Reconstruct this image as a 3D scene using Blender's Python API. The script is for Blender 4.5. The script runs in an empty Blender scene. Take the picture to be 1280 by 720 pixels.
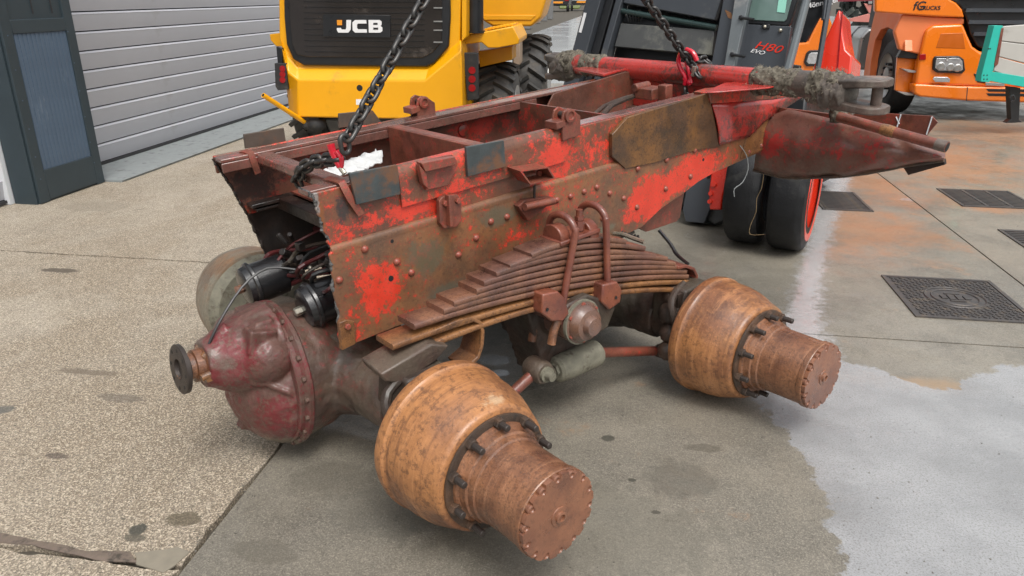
import bpy, bmesh, math, random
from mathutils import Vector, Matrix, noise
random.seed(7)
rad = math.radians
sc = bpy.context.scene
COL = sc.collection

# ------------------------------------------------------------------ camera
PITCH, HEAD, CAMH, F = 21.25, 9.2, 1.6, 948.0       # pitch down, heading (deg), height (m), focal length in px at 1280 wide
cam_d = bpy.data.cameras.new('camera'); cam = bpy.data.objects.new('camera', cam_d); COL.objects.link(cam)
cam.location = (0, 0, CAMH); cam.rotation_euler = (rad(90 - PITCH), 0, rad(HEAD))
cam_d.sensor_width = 36; cam_d.lens = F / 1280 * 36; cam_d.clip_start = .05; cam_d.clip_end = 600
sc.camera = cam

# ------------------------------------------------------------------ sky, sun, exposure (overcast, wet day)
SUN_EL, SUN_AZ = 60, 150      # azimuth of the sun, degrees clockwise from +Y
world = bpy.data.worlds.new('World'); sc.world = world; world.use_nodes = True
wn = world.node_tree; wn.nodes.clear()
sky = wn.nodes.new('ShaderNodeTexSky'); sky.sky_type = 'NISHITA'; sky.sun_disc = False
sky.sun_elevation = rad(SUN_EL); sky.sun_rotation = rad(SUN_AZ); sky.air_density = 1.6; sky.dust_density = 5.0
hs = wn.nodes.new('ShaderNodeHueSaturation'); hs.inputs['Saturation'].default_value = .22
bg = wn.nodes.new('ShaderNodeBackground'); bg.inputs['Strength'].default_value = .15
wo = wn.nodes.new('ShaderNodeOutputWorld')
wn.links.new(sky.outputs[0], hs.inputs['Color']); wn.links.new(hs.outputs[0], bg.inputs[0]); wn.links.new(bg.outputs[0], wo.inputs[0])
sl = bpy.data.lights.new('sun', 'SUN'); sl.energy = 1.15; sl.angle = rad(25); sl.color = (1, .97, .93)
so = bpy.data.objects.new('sun', sl); COL.objects.link(so)
so.rotation_euler = (rad(90 - SUN_EL), 0, rad(180 - SUN_AZ))
sc.view_settings.view_transform = 'Standard'; sc.view_settings.look = 'None'
sc.view_settings.exposure = .45; sc.view_settings.gamma = 1

# ------------------------------------------------------------------ survey helpers: sight lines cut with real planes
CR = Matrix.Rotation(rad(HEAD), 4, 'Z')
CAMP = Vector((0, 0, CAMH))
_s, _c = math.sin(rad(PITCH)), math.cos(rad(PITCH))
def ray(x, y):
    a, b = x - 640, 360 - y
    return (CR.to_3x3() @ Vector((a, F * _c + b * _s, -F * _s + b * _c))).normalized()
def gnd(x, y, z=0.0):
    r = ray(x, y); t = (z - CAMH) / r.z
    return CAMP + r * t
class Frame:
    """a place with its own axes; at() gives the local point where a sight line meets the plane axis=value"""
    def __init__(s, m): s.m = m; s.i = m.inverted()
    def at(s, x, y, ax, val):
        o = s.i @ CAMP; d = s.i.to_3x3() @ ray(x, y); t = (val - o[ax]) / d[ax]
        return o + d * t
def frame_axes(o, x, y, z):
    m = Matrix.Identity(4)
    for k, a in enumerate((x, y, z)):
        for j in range(3): m[j][k] = a[j]
    for j in range(3): m[j][3] = o[j]
    return Frame(m)
W = Frame(Matrix.Identity(4))

# ------------------------------------------------------------------ object helpers
def tag(o, label=None, cat=None, group=None, kind=None):
    if label: o['label'] = label
    if cat: o['category'] = cat
    if group: o['group'] = group
    if kind: o['kind'] = kind
    return o
def empty(name, m, label, cat, group=None):
    o = bpy.data.objects.new(name, None); COL.objects.link(o)
    o.matrix_world = m if isinstance(m, Matrix) else Matrix.Translation(m)
    o.empty_display_size = .1
    return tag(o, label, cat, group)
class MB:
    def __init__(s): s.bm = bmesh.new()
    def poly_prism(s, pts, ext):
        """closed outline pts (3D) extruded by vector ext"""
        ext = Vector(ext); a = [s.bm.verts.new(p) for p in pts]; b = [s.bm.verts.new(Vector(p) + ext) for p in pts]
        n = len(pts); s.bm.faces.new(a); s.bm.faces.new(b[::-1])
        for i in range(n): s.bm.faces.new((a[i], a[(i + 1) % n], b[(i + 1) % n], b[i]))
        return s
    def box(s, c, size, rot=None):
        m = Matrix.Translation(c) @ (rot.to_4x4() if rot else Matrix.Identity(4)) @ Matrix.Diagonal((*size, 1))
        bmesh.ops.create_cube(s.bm, size=1, matrix=m); return s
    def lathe(s, prof, o, axis, seg=32, cap=True, jit=None, start=0, arc=None):
        """prof = [(distance along axis, radius)], jit(i, angle) -> radius factor"""
        axis = Vector(axis).normalized(); o = Vector(o)
        q = axis.to_track_quat('Z', 'Y').to_matrix()
        rings = []
        for i, (d, r) in enumerate(prof):
            ring = []
            for k in range(seg):
                a = start + 2 * math.pi * k / seg
                rr = r * (jit(i, a) if jit else 1)
                ring.append(s.bm.verts.new(o + q @ Vector((rr * math.cos(a), rr * math.sin(a), d))))
            rings.append(ring)
        for i in range(len(rings) - 1):
            for k in range(seg):
                k2 = (k + 1) % seg
                s.bm.faces.new((rings[i][k], rings[i][k2], rings[i + 1][k2], rings[i + 1][k]))
        if cap:
            s.bm.faces.new(rings[0][::-1]); s.bm.faces.new(rings[-1])
        return s
    def cyl(s, a, b, r, seg=14, r2=None):
        a = Vector(a); b = Vector(b)
        return s.lathe([(0, r), ((b - a).length, r if r2 is None else r2)], a, b - a, seg)
    def tube(s, pts, r, seg=8, smooth=3):
        pts = [Vector(p) for p in pts]
        if smooth and len(pts) > 2:
            q = []
            P = [pts[0]] + pts + [pts[-1]]
            for i in range(1, len(P) - 2):
                for k in range(smooth):
                    t = k / smooth; p0, p1, p2, p3 = P[i - 1:i + 3]
                    q.append(.5 * ((2 * p1) + (p2 - p0) * t + (2 * p0 - 5 * p1 + 4 * p2 - p3) * t * t + (3 * p1 - p0 - 3 * p2 + p3) * t ** 3))
            q.append(pts[-1]); pts = q
        rings = []; up = Vector((.13, .31, .94))
        for i, p in enumerate(pts):
            d = (pts[min(i + 1, len(pts) - 1)] - pts[max(i - 1, 0)]).normalized()
            x = (up - d * up.dot(d))
            if x.length < 1e-3: x = d.orthogonal()
            x.normalize(); up = x; y = d.cross(x)
            rr = r(i / (len(pts) - 1)) if callable(r) else r
            rings.append([s.bm.verts.new(p + rr * (x * math.cos(2 * math.pi * k / seg) + y * math.sin(2 * math.pi * k / seg))) for k in range(seg)])
        for i in range(len(rings) - 1):
            for k in range(seg):
                k2 = (k + 1) % seg
                s.bm.faces.new((rings[i][k], rings[i][k2], rings[i + 1][k2], rings[i + 1][k]))
        s.bm.faces.new(rings[0][::-1]); s.bm.faces.new(rings[-1]); return s
    def sweep(s, section, path, ydir):
        """2D section (a along ydir, b along path normal) swept along a polyline path lying across ydir"""
        ydir = Vector(ydir).normalized(); path = [Vector(p) for p in path]; rings = []
        for i, p in enumerate(path):
            d = (path[min(i + 1, len(path) - 1)] - path[max(i - 1, 0)]).normalized(); n = d.cross(ydir).normalized()
            rings.append([s.bm.verts.new(p + ydir * a + n * b) for a, b in section])
        m = len(section)
        for i in range(len(rings) - 1):
            for k in range(m):
                k2 = (k + 1) % m; s.bm.faces.new((rings[i][k], rings[i][k2], rings[i + 1][k2], rings[i + 1][k]))
        s.bm.faces.new(rings[0][::-1]); s.bm.faces.new(rings[-1]); return s
    def ball(s, c, r, sub=2, scale=(1, 1, 1)):
        bmesh.ops.create_icosphere(s.bm, subdivisions=sub, radius=r, matrix=Matrix.Translation(c) @ Matrix.Diagonal((*scale, 1))); return s
    def mesh(s, name, mat, ang=35):
        bmesh.ops.recalc_face_normals(s.bm, faces=s.bm.faces)
        me = bpy.data.meshes.new(name); s.bm.to_mesh(me); s.bm.free()
        me.materials.append(mat); me.shade_smooth(); me.set_sharp_from_angle(angle=rad(ang)); return me
    def obj(s, name, mat, parent=None, bevel=0, ang=35, local=None, seg=2):
        o = bpy.data.objects.new(name, s.mesh(name, mat, ang)); COL.objects.link(o)
        if parent: o.parent = parent
        if local is not None: o.matrix_local = local
        if bevel:
            b = o.modifiers.new('bevel', 'BEVEL'); b.width = bevel; b.segments = seg; b.limit_method = 'ANGLE'; b.angle_limit = rad(30)
        return o
def clone(o, parent, loc=None, m=None):
    c = o.copy(); COL.objects.link(c); c.parent = parent
    if m is not None: c.matrix_local = m
    elif loc is not None: c.location = loc
    return c
def link_mesh(name, me, parent, m):
    o = bpy.data.objects.new(name, me); COL.objects.link(o); o.parent = parent; o.matrix_local = m; return o
def text_obj(name, s, size, mat, parent, m, ext=.0015, shear=0, weight=0, spacing=1):
    cu = bpy.data.curves.new('t', 'FONT'); cu.body = s; cu.size = size; cu.extrude = ext; cu.shear = shear; cu.offset = weight; cu.space_character = spacing
    t = bpy.data.objects.new('t', cu); COL.objects.link(t)
    dg = bpy.context.evaluated_depsgraph_get(); me = bpy.data.meshes.new_from_object(t.evaluated_get(dg))
    bpy.data.objects.remove(t); me.materials.clear(); me.materials.append(mat)
    o = bpy.data.objects.new(name, me); COL.objects.link(o); o.parent = parent; o.matrix_local = m; return o

# ------------------------------------------------------------------ materials
def NT(name):
    m = bpy.data.materials.new(name); m.use_nodes = True; nt = m.node_tree; b = nt.nodes['Principled BSDF']; return m, nt, b
class N:
    def __init__(s, nt): s.nt = nt
    def new(s, t, **k):
        n = s.nt.nodes.new(t)
        for a, v in k.items(): setattr(n, a, v)
        return n
    def put(s, sock, v):
        if isinstance(v, bpy.types.NodeSocket): s.nt.links.new(v, sock)
        elif v is not None:
            if isinstance(v, (tuple, list)) and len(v) == 3 and sock.type == 'RGBA': v = (*v, 1)
            sock.default_value = v
    def coord(s): return s.new('ShaderNodeTexCoord').outputs['Object']
    def noise(s, vec, scale, detail=4, rough=.55, dist=0):
        n = s.new('ShaderNodeTexNoise'); s.put(n.inputs['Vector'], vec)
        n.inputs['Scale'].default_value = scale; n.inputs['Detail'].default_value = detail; n.inputs['Roughness'].default_value = rough; n.inputs['Distortion'].default_value = dist
        return n.outputs['Fac']
    def ramp(s, f, a, b, lo=0., hi=1.):
        n = s.new('ShaderNodeMapRange'); n.interpolation_type = 'SMOOTHSTEP'
        s.put(n.inputs['Value'], f); s.put(n.inputs['From Min'], a); s.put(n.inputs['From Max'], b); s.put(n.inputs['To Min'], lo); s.put(n.inputs['To Max'], hi)
        return n.outputs['Result']
    def math(s, op, a, b=None, c=None):
        n = s.new('ShaderNodeMath', operation=op); s.put(n.inputs[0], a)
        if b is not None: s.put(n.inputs[1], b)
        if c is not None: s.put(n.inputs[2], c)
        return n.outputs[0]
    def ramp2(s, f, a, b):
        n = s.new('ShaderNodeMapRange'); s.put(n.inputs['Value'], f); n.inputs['From Min'].default_value = a; n.inputs['From Max'].default_value = b; return n.outputs['Result']
    def mixf(s, f, a, b):
        n = s.new('ShaderNodeMix', data_type='FLOAT'); s.put(n.inputs[0], f); s.put(n.inputs[2], a); s.put(n.inputs[3], b); return n.outputs[0]
    def mix(s, f, a, b):
        n = s.new('ShaderNodeMix', data_type='RGBA'); s.put(n.inputs['Factor'], f); s.put(n.inputs['A'], a); s.put(n.inputs['B'], b); return n.outputs['Result']
    def scale(s, vec, v, loc=(0, 0, 0), rot=(0, 0, 0)):
        n = s.new('ShaderNodeMapping'); s.put(n.inputs['Vector'], vec); n.inputs['Scale'].default_value = v; n.inputs['Location'].default_value = loc; n.inputs['Rotation'].default_value = rot; return n.outputs[0]
    def blob(s, vec, c, r):
        """1 at centre c falling to 0 at radius r (r may be a 3-tuple)"""
        r3 = r if isinstance(r, tuple) else (r, r, r)
        sub = s.new('ShaderNodeVectorMath', operation='SUBTRACT'); s.put(sub.inputs[0], vec); sub.inputs[1].default_value = c
        dv = s.new('ShaderNodeVectorMath', operation='DIVIDE'); s.put(dv.inputs[0], sub.outputs[0]); dv.inputs[1].default_value = r3
        ln = s.new('ShaderNodeVectorMath', operation='LENGTH'); s.put(ln.inputs[0], dv.outputs[0])
        return s.ramp(ln.outputs['Value'], 0., 1., 1., 0.)
    def bump(s, b, h, strength=.3, dist=.01):
        n = s.new('ShaderNodeBump'); n.inputs['Strength'].default_value = strength; n.inputs['Distance'].default_value = dist
        s.put(n.inputs['Height'], h); s.nt.links.new(n.outputs[0], b.inputs['Normal'])
def plain(name, col, rough=.5, metal=0, var=.15, scale=8, bump=.05, dirt=None, dirt_amt=.5, coat=0, spec=None):
    m, nt, b = NT(name); n = N(nt); v = n.coord()
    a = n.noise(v, scale, 5); c = n.mix(a, tuple(x * (1 - var) for x in col), tuple(min(1, x * (1 + var)) for x in col))
    if dirt is not None:
        d = n.ramp(n.noise(v, scale * .6, 8, .7), .62 - dirt_amt * .25, .78 - dirt_amt * .2)
        c = n.mix(d, c, dirt)
        n.put(b.inputs['Roughness'], n.ramp(d, 0, 1, rough, min(1, rough + .3)))
    else: n.put(b.inputs['Roughness'], n.ramp(a, .3, .7, max(.03, rough - .08), rough + .08))
    n.put(b.inputs['Base Color'], c); b.inputs['Metallic'].default_value = metal
    b.inputs['Coat Weight'].default_value = coat; b.inputs['Coat Roughness'].default_value = .12
    if spec is not None: b.inputs['Specular IOR Level'].default_value = spec
    if bump: n.bump(b, n.noise(v, scale * 9, 6, .7), bump, .004)
    return m
def rusty(name, rust=((.10, .035, .016), (.27, .095, .03), (.045, .025, .018)), paint=(.62, .028, .014), cover=.5, blobs=(), scale=9, rough=(.28, .62),
          grime=0., grime_col=(.085, .08, .06), speckle=.35, dark_spots=(), rings=0., bump=.35, streak=False, orange=.35, coat=.25):
    m, nt, b = NT(name); n = N(nt); v = n.coord()
    n1 = n.noise(v, scale, 9, .68); n2 = n.noise(n.scale(v, (1, 1, 1), (3.1, 1.7, .4)), scale * .45, 5, .6); n3 = n.noise(v, scale * 14, 4, .7)
    n4 = n.noise(n.scale(v, (1, 1, 1), (7, 2, 5)), scale * 3.3, 9, .75)
    c = n.mix(n.ramp(n1, .36, .64), rust[2], rust[0])
    c = n.mix(n.math('MULTIPLY', n.ramp(n2, .40, .62), orange * 1.9), c, rust[1])
    c = n.mix(n.math('MULTIPLY', n.ramp(n3, .5, .72), speckle * .55), c, tuple(min(1, x * 1.8 + .01) for x in rust[1]))
    c = n.mix(n.math('MULTIPLY', n.ramp(n.noise(v, scale * .28, 6, .65, .8), .45, .62), .5), c, tuple(x * .9 for x in rust[0]))
    c = n.mix(n.math('MULTIPLY', n.ramp(n.noise(v, scale * 8, 3, .6), .52, .66), speckle), c, tuple(x * .45 for x in rust[2]))
    if paint is not None:
        n5 = n.noise(v, scale * 6.5, 10, .85)
        f = n.math('ADD', n.math('ADD', n.math('MULTIPLY', n4, .48), n.math('MULTIPLY', n1, .12)), n.math('MULTIPLY', n5, .75)); f = n.math('SUBTRACT', f, .175)
        add = n.math('MULTIPLY', n.math('SUBTRACT', n2, .5), .5)
        f = n.math('ADD', f, add)
        for cc, rr, ss in blobs: ss = ss * .55; rr = tuple(q * 1.35 for q in rr) if isinstance(rr, tuple) else rr * 1.35; f = n.math('ADD', f, n.math('MULTIPLY', n.blob(v, cc, rr), ss))
        th = .512 + (.5 - cover) * .5
        pm = n.ramp(f, th, th + .03)
        sp = n.ramp(n.noise(v, scale * 12, 6, .75), .56, .62)      # chips through the paint
        pm = n.math('MULTIPLY', pm, n.math('SUBTRACT', 1., n.math('MULTIPLY', sp, .85)))
        soft = n.math('MULTIPLY', n.ramp(f, th - .09, th + .03), .55); c = n.mix(soft, c, tuple(x * .42 + .012 for x in paint))
        pc = n.mix(n.noise(v, scale * 2, 4), tuple(x * .62 for x in paint), tuple(min(1, x * 1.12) for x in paint))
        c = n.mix(pm, c, pc)
    if grime > 0:
        g = n.math('MULTIPLY', n.ramp(n.noise(n.scale(v, (1, 1, 1), (1, 9, 3)), scale * .55, 8, .65), .62 - .3 * grime, .78 - .25 * grime), .85)
        c = n.mix(g, c, n.mix(n3, tuple(x * .5 for x in grime_col), tuple(x * 1.5 for x in grime_col)))
    for cc, rr, col in dark_spots:
        c = n.mix(n.ramp(n.math('ADD', n.blob(v, cc, rr), n.math('MULTIPLY', n.math('SUBTRACT', n.math('ADD', n.math('MULTIPLY', n4, .5), n.math('MULTIPLY', n.noise(v, scale * 6, 9, .8), .5)), .5), 3.2)), .35, .8, 0., .85), c, col)
    if rings:
        rg = n.noise(n.scale(v, (1., 16., 1.)), 3.2, 6, .7); c = n.mix(n.math('MULTIPLY', n.ramp(rg, .5, .66), rings), c, tuple(x * .55 for x in rust[0])); c = n.mix(n.math('MULTIPLY', n.ramp(rg, .46, .34), rings), c, tuple(min(1, x * 1.15 + .02) for x in rust[1]))
        cs = n.noise(v, scale * 5, 7, .8); c = n.mix(n.math('MULTIPLY', n.ramp(cs, .53, .6), rings), c, tuple(x * .8 for x in rust[2]))
    n.put(b.inputs['Base Color'], c)
    n.put(b.inputs['Roughness'], n.ramp(n1, .35, .65, rough[0], rough[1]))
    b.inputs['Coat Weight'].default_value = coat; b.inputs['Coat Roughness'].default_value = .18
    h = n.math('ADD', n.math('MULTIPLY', n4, .6), n.math('MULTIPLY', n3, .5))
    n.bump(b, h, bump, .006)
    return m

# ------------------------------------------------------------------ ground: bed sheet, concrete slabs, water film, castings
def concrete(name, base, tan, coarse, clay=(), wet=(), dark=()):
    m, nt, b = NT(name); n = N(nt); v = n.coord()
    a = n.noise(v, .9, 8, .62); a2 = n.noise(v, 4.5, 8, .7); fine = n.noise(v, 55, 5, .75); fine2 = n.noise(v, 150, 3, .8)
    c = n.mix(n.ramp(a, .36, .66), base, tan)
    c = n.mix(n.math('MULTIPLY', n.ramp(a2, .48, .72), .5), c, tuple(x * .6 for x in base))
    if coarse:
        big = n.ramp(n.noise(n.scale(v, (1, .55, 1)), .75, 7, .68, .6), .44, .62, 0., .8); c = n.mix(big, c, (.20, .152, .10))
        c = n.mix(n.ramp(n.noise(n.scale(v, (1, .4, 1), (4, 2, 0)), 2.4, 7, .7), .56, .7, 0., .55), c, (.16, .125, .09))
    else: c = n.mix(n.ramp(n.noise(v, 1.7, 9, .7, .4), .5, .66, 0., .55), c, tuple(x * .62 for x in base))
    vo = n.new('ShaderNodeTexVoronoi'); n.put(vo.inputs['Vector'], v); vo.inputs['Scale'].default_value = 210 if coarse else 260
    sepc = n.new('ShaderNodeSeparateColor'); nt.links.new(vo.outputs['Color'], sepc.inputs[0])
    st = n.ramp(sepc.outputs[0], .55, .95); st2 = n.ramp(sepc.outputs[1], .7, .95)
    k = .7 if coarse else .3
    c = n.mix(n.math('MULTIPLY', st, k), c, tuple(min(1, x * 1.75) for x in tan))
    c = n.mix(n.math('MULTIPLY', st2, k), c, tuple(x * .35 for x in base))
    c = n.mix(n.math('MULTIPLY', n.ramp(fine, .53, .68), .85 if coarse else .45), c, tuple(x * .3 for x in base))
    c = n.mix(n.math('MULTIPLY', n.ramp(fine2, .53, .64), .75 if coarse else .35), c, tuple(min(1, x * 1.9) for x in tan))
    wob = n.math('MULTIPLY', n.math('SUBTRACT', n.noise(n.scale(v, (1, 1, 1)), 2.6, 10, .78), .5), 3.0)
    for cc, rr, col, amt in clay:
        f = n.ramp(n.math('ADD', n.blob(v, cc, tuple(q * 1.25 for q in rr)), wob), .25, 1.1, 0., amt); c = n.mix(f, c, col)
    for cc, rr, col, amt in dark:
        f = n.ramp(n.math('ADD', n.blob(v, cc, rr), n.math('MULTIPLY', n.math('SUBTRACT', n.noise(v, 13, 9, .75), .5), 1.6)), .3, .62, 0., amt); c = n.mix(f, c, col)
    ro = n.ramp(a2, .35, .65, .62 if coarse else .34, .85 if coarse else .62)
    n.put(b.inputs['Coat Roughness'], .12)
    if wet:
        sx = n.new('ShaderNodeSeparateXYZ'); nt.links.new(v, sx.inputs[0]); X_, Y_ = sx.outputs[0], sx.outputs[1]
        def curve(t, pts, lo, hi):
            r = n.new('ShaderNodeValToRGB'); r.color_ramp.interpolation = 'LINEAR'; pts = sorted(pts)
            n.put(r.inputs[0], n.ramp2(t, lo, hi))
            while len(r.color_ramp.elements) < len(pts): r.color_ramp.elements.new(.5)
            for e, (a_, b_) in zip(r.color_ramp.elements, pts): e.position = (a_ - lo) / (hi - lo); q = (b_ + 10) / 20; e.color = (q, q, q, 1)
            return n.math('SUBTRACT', n.math('MULTIPLY', r.outputs[0], 20.), 10.)
        wn_ = n.math('MULTIPLY', n.math('SUBTRACT', n.noise(v, 5, 12, .72), .5), .34)
        left = [P2(x, y)[:2] for x, y in [(930, 470), (940, 494), (962, 520), (985, 543), (1018, 572), (1013, 600), (1030, 622), (1047, 640), (1036, 655), (1052, 690), (1050, 740)]]
        topc = [P2(x, y)[:2] for x, y in [(930, 478), (1000, 458), (1040, 448), (1100, 462), (1150, 482), (1200, 488), (1212, 470), (1245, 456), (1330, 462), (1500, 470)]]
        f1 = n.math('SUBTRACT', X_, curve(Y_, [(q[1], q[0]) for q in left], 0., 4.)); f2 = n.math('SUBTRACT', curve(X_, topc, 0., 6.), Y_)
        f = n.math('ADD', n.math('MINIMUM', f1, f2), wn_); f = n.ramp(f, -.006, .010)
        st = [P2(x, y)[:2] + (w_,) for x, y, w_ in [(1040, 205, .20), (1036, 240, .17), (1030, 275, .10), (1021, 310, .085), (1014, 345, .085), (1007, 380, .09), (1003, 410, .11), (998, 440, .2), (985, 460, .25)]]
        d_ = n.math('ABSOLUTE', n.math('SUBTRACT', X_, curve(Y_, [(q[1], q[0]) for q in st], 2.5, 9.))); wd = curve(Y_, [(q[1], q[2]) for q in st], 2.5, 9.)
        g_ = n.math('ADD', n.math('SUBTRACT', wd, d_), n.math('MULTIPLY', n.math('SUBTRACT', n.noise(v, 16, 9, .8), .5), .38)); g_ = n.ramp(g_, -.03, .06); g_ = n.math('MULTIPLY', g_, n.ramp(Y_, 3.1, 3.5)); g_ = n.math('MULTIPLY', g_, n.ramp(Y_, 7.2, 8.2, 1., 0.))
        f = n.math('MAXIMUM', f, g_)
        for cc, rr in wet:
            q = n.ramp(n.math('ADD', n.blob(v, cc, rr), n.math('MULTIPLY', n.math('SUBTRACT', n.noise(v, 22, 9, .8), .5), 1.6)), .3, .6); f = n.math('MAXIMUM', f, q)
        sky_film = n.mix(n.ramp(n.noise(v, 2.2, 8, .6), .35, .65), (.24, .245, .25), (.36, .365, .372))  # pale greys put the sky's reflection into the puddle's base colour
        sky_film = n.mix(n.math('MULTIPLY', n.ramp(fine2, .50, .62), .7), sky_film, (.12, .118, .11)); sky_film = n.mix(n.math('MULTIPLY', n.ramp(fine, .55, .70), .55), sky_film, (.14, .138, .13))
        sky_film = n.mix(n.math('MULTIPLY', n.ramp(n.noise(v, 210, 3, .8), .56, .7), .5), sky_film, (.58, .58, .58))
        sky_film = n.mix(n.math('MULTIPLY', g_, .6), sky_film, (.50, .50, .50)); c = n.mix(n.math('MULTIPLY', f, .85), c, sky_film); ro = n.mixf(f, ro, .24)  # streak mixed paler still: reflected white sky painted into its colour
        n.put(b.inputs['Coat Weight'], n.math('MAXIMUM', n.math('MULTIPLY', f, .75), n.ramp(n.noise(v, 1.1, 8, .65), .42, .6, .1, .5))); n.put(b.inputs['Coat Roughness'], n.ramp(a2, .4, .6, .08, .28)); n.put(b.inputs['Specular IOR Level'], n.mixf(f, .5, .9))
    else: n.put(b.inputs['Coat Weight'], n.ramp(a, .42, .6, 0., .35))
    n.put(b.inputs['Base Color'], c)
    n.put(b.inputs['Roughness'], ro)
    h = n.math('ADD', n.math('MULTIPLY', fine, 1.), n.math('MULTIPLY', a2, .6))
    n.bump(b, n.math('ADD', h, n.math('MULTIPLY', fine2, .5)), .9 if coarse else .45, .008 if coarse else .004)
    return m
def P2(x, y): p = gnd(x, y); return (p.x, p.y, 0)
CLAY = (.37, .175, .08)
M_left = concrete('rough_aggregate_concrete', (.25, .215, .168), (.39, .335, .26), True,
                  dark=[(P2(228, 648), (.10, .07, .1), (.10, .08, .05), .8), (P2(172, 662), (.05, .05, .1), (.05, .05, .04), .9), (P2(168, 672), (.07, .03, .1), (.09, .08, .06), .8),
                        (P2(75, 338), (.24, .07, .1), (.10, .08, .06), .9), (P2(150, 497), (.2, .06, .1), (.13, .11, .09), .6), (P2(290, 440), (.5, .2, .1), (.14, .12, .09), .35),
                        (P2(5, 512), (.08, .06, .1), (.10, .10, .09), .8), (P2(110, 465), (.25, .05, .1), (.14, .11, .08), .7), (P2(72, 570), (.09, .03, .1), (.08, .06, .05), .7),
                        (P2(120, 258), (.5, .3, .1), (.2, .17, .13), .35)])
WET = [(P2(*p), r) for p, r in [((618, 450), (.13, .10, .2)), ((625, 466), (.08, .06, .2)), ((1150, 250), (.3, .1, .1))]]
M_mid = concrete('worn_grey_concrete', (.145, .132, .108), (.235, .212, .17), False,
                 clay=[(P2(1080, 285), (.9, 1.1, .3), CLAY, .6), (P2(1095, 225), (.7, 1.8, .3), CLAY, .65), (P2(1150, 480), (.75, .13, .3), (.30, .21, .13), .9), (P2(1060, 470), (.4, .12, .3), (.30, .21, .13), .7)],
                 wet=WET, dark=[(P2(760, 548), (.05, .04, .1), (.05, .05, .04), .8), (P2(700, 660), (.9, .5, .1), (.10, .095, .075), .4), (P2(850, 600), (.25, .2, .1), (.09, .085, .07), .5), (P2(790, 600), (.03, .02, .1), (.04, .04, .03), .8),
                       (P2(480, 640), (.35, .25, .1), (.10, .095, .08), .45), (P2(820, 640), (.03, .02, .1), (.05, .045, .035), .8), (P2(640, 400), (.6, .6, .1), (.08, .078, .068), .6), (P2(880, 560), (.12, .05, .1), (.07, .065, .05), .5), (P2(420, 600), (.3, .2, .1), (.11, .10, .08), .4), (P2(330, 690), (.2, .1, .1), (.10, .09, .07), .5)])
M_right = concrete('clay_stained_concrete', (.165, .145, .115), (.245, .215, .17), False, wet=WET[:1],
                   clay=[(P2(1170, 200), (1.2, 2.2, .3), CLAY, .7), (P2(1270, 165), (1.6, 2.0, .3), (.40, .22, .12), .6), (P2(1260, 262), (.5, .2, .3), CLAY, .6), (P2(1200, 250), (.5, .5, .3), CLAY, .6)])
M_far = plain('wet_far_concrete', (.30, .31, .315), .14, var=.35, scale=.5, bump=.02, dirt=(.20, .20, .19), dirt_amt=.5, spec=.9)
def _wet():
    m, nt, b = NT('water_film_painted_sky'); n = N(nt); v = n.coord()
    c = n.mix(n.ramp(n.noise(v, 2.2, 8, .6), .35, .65), (.24, .245, .25), (.36, .365, .375))  # light grey base with the sky reflection painted in
    c = n.mix(n.math('MULTIPLY', n.ramp(n.noise(v, 160, 4, .8), .56, .72), .55), c, (.16, .155, .145))
    c = n.mix(n.math('MULTIPLY', n.ramp(n.noise(v, 90, 4, .8), .56, .72), .5), c, (.62, .62, .62))
    n.put(b.inputs['Base Color'], c); n.put(b.inputs['Roughness'], n.ramp(n.noise(v, 6, 8, .7), .4, .6, .08, .3)); b.inputs['Specular IOR Level'].default_value = 1.; b.inputs['IOR'].default_value = 1.6
    b.inputs['Coat Weight'].default_value = .6; b.inputs['Coat Roughness'].default_value = .06
    n.bump(b, n.math('ADD', n.noise(n.scale(v, (1, .5, 1)), 14, 6, .65), n.math('MULTIPLY', n.noise(v, 120, 3, .7), .25)), .25, .004)
    return m
M_wet = _wet()
M_bed = plain('gravel_bed', (.07, .06, .045), .9, var=.5, scale=40, bump=.5)
M_patch = plain('joint_filler', (.15, .115, .09), .8, var=.4, scale=30, bump=.5, dirt=(.06, .05, .04))

g = MB(); g.poly_prism([(-250, -60, -.10), (250, -60, -.10), (250, 400, -.10), (-250, 400, -.10)], (0, 0, .075))
ground = tag(g.obj('ground', M_bed), kind='structure')
JX = [-1.26, 2.30, 5.86, 9.4, 13.0]
def slab(x0, x1, y0, y1, mat, rough_edges=False):
    gp = .006
    def edge(a, b, ch):
        a = Vector(a); b = Vector(b); L = (b - a).length; n = max(1, int(L / .035)) if ch else 1
        nr = Vector((b - a).yx); nr = Vector((-(b - a).y, (b - a).x)).normalized(); out = []
        for i in range(n):
            p = a.lerp(b, i / n)
            if ch and i > 0:
                q = noise.noise(Vector((p.x * 9, p.y * 9, .3))) * .5 + noise.noise(Vector((p.x * 31, p.y * 31, 1.3))) * .35 + .25
                p = p + nr * max(0, q) * .028
            out.append((p.x, p.y, -.03))
        return out
    c = [(x0 + gp, y0 + gp), (x1 - gp, y0 + gp), (x1 - gp, y1 - gp), (x0 + gp, y1 - gp)]
    pts = []
    for i in range(4): pts += edge(c[i], c[(i + 1) % 4], rough_edges)
    o = MB().poly_prism(pts, (0, 0, .03)).obj('concrete_slab', mat, ground)
    return o
LY = [-1.0, 1.625, 4.20, 9.9]
for a, b in zip(LY, LY[1:]): slab(-5.30, JX[0], a, b, M_left, b < 9)
MY = [-1.0, 3.67, 9.9]
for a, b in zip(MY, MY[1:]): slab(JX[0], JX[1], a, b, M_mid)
RY = [-1.0, 3.67, 9.9]
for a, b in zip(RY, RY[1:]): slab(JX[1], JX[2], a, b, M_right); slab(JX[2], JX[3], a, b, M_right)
ys = [9.9, 14.8, 20, 26, 33, 42, 55, 75, 110]
xs = [-4.56, -1.26, 2.3, 5.86, 9.4, 14]
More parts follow.
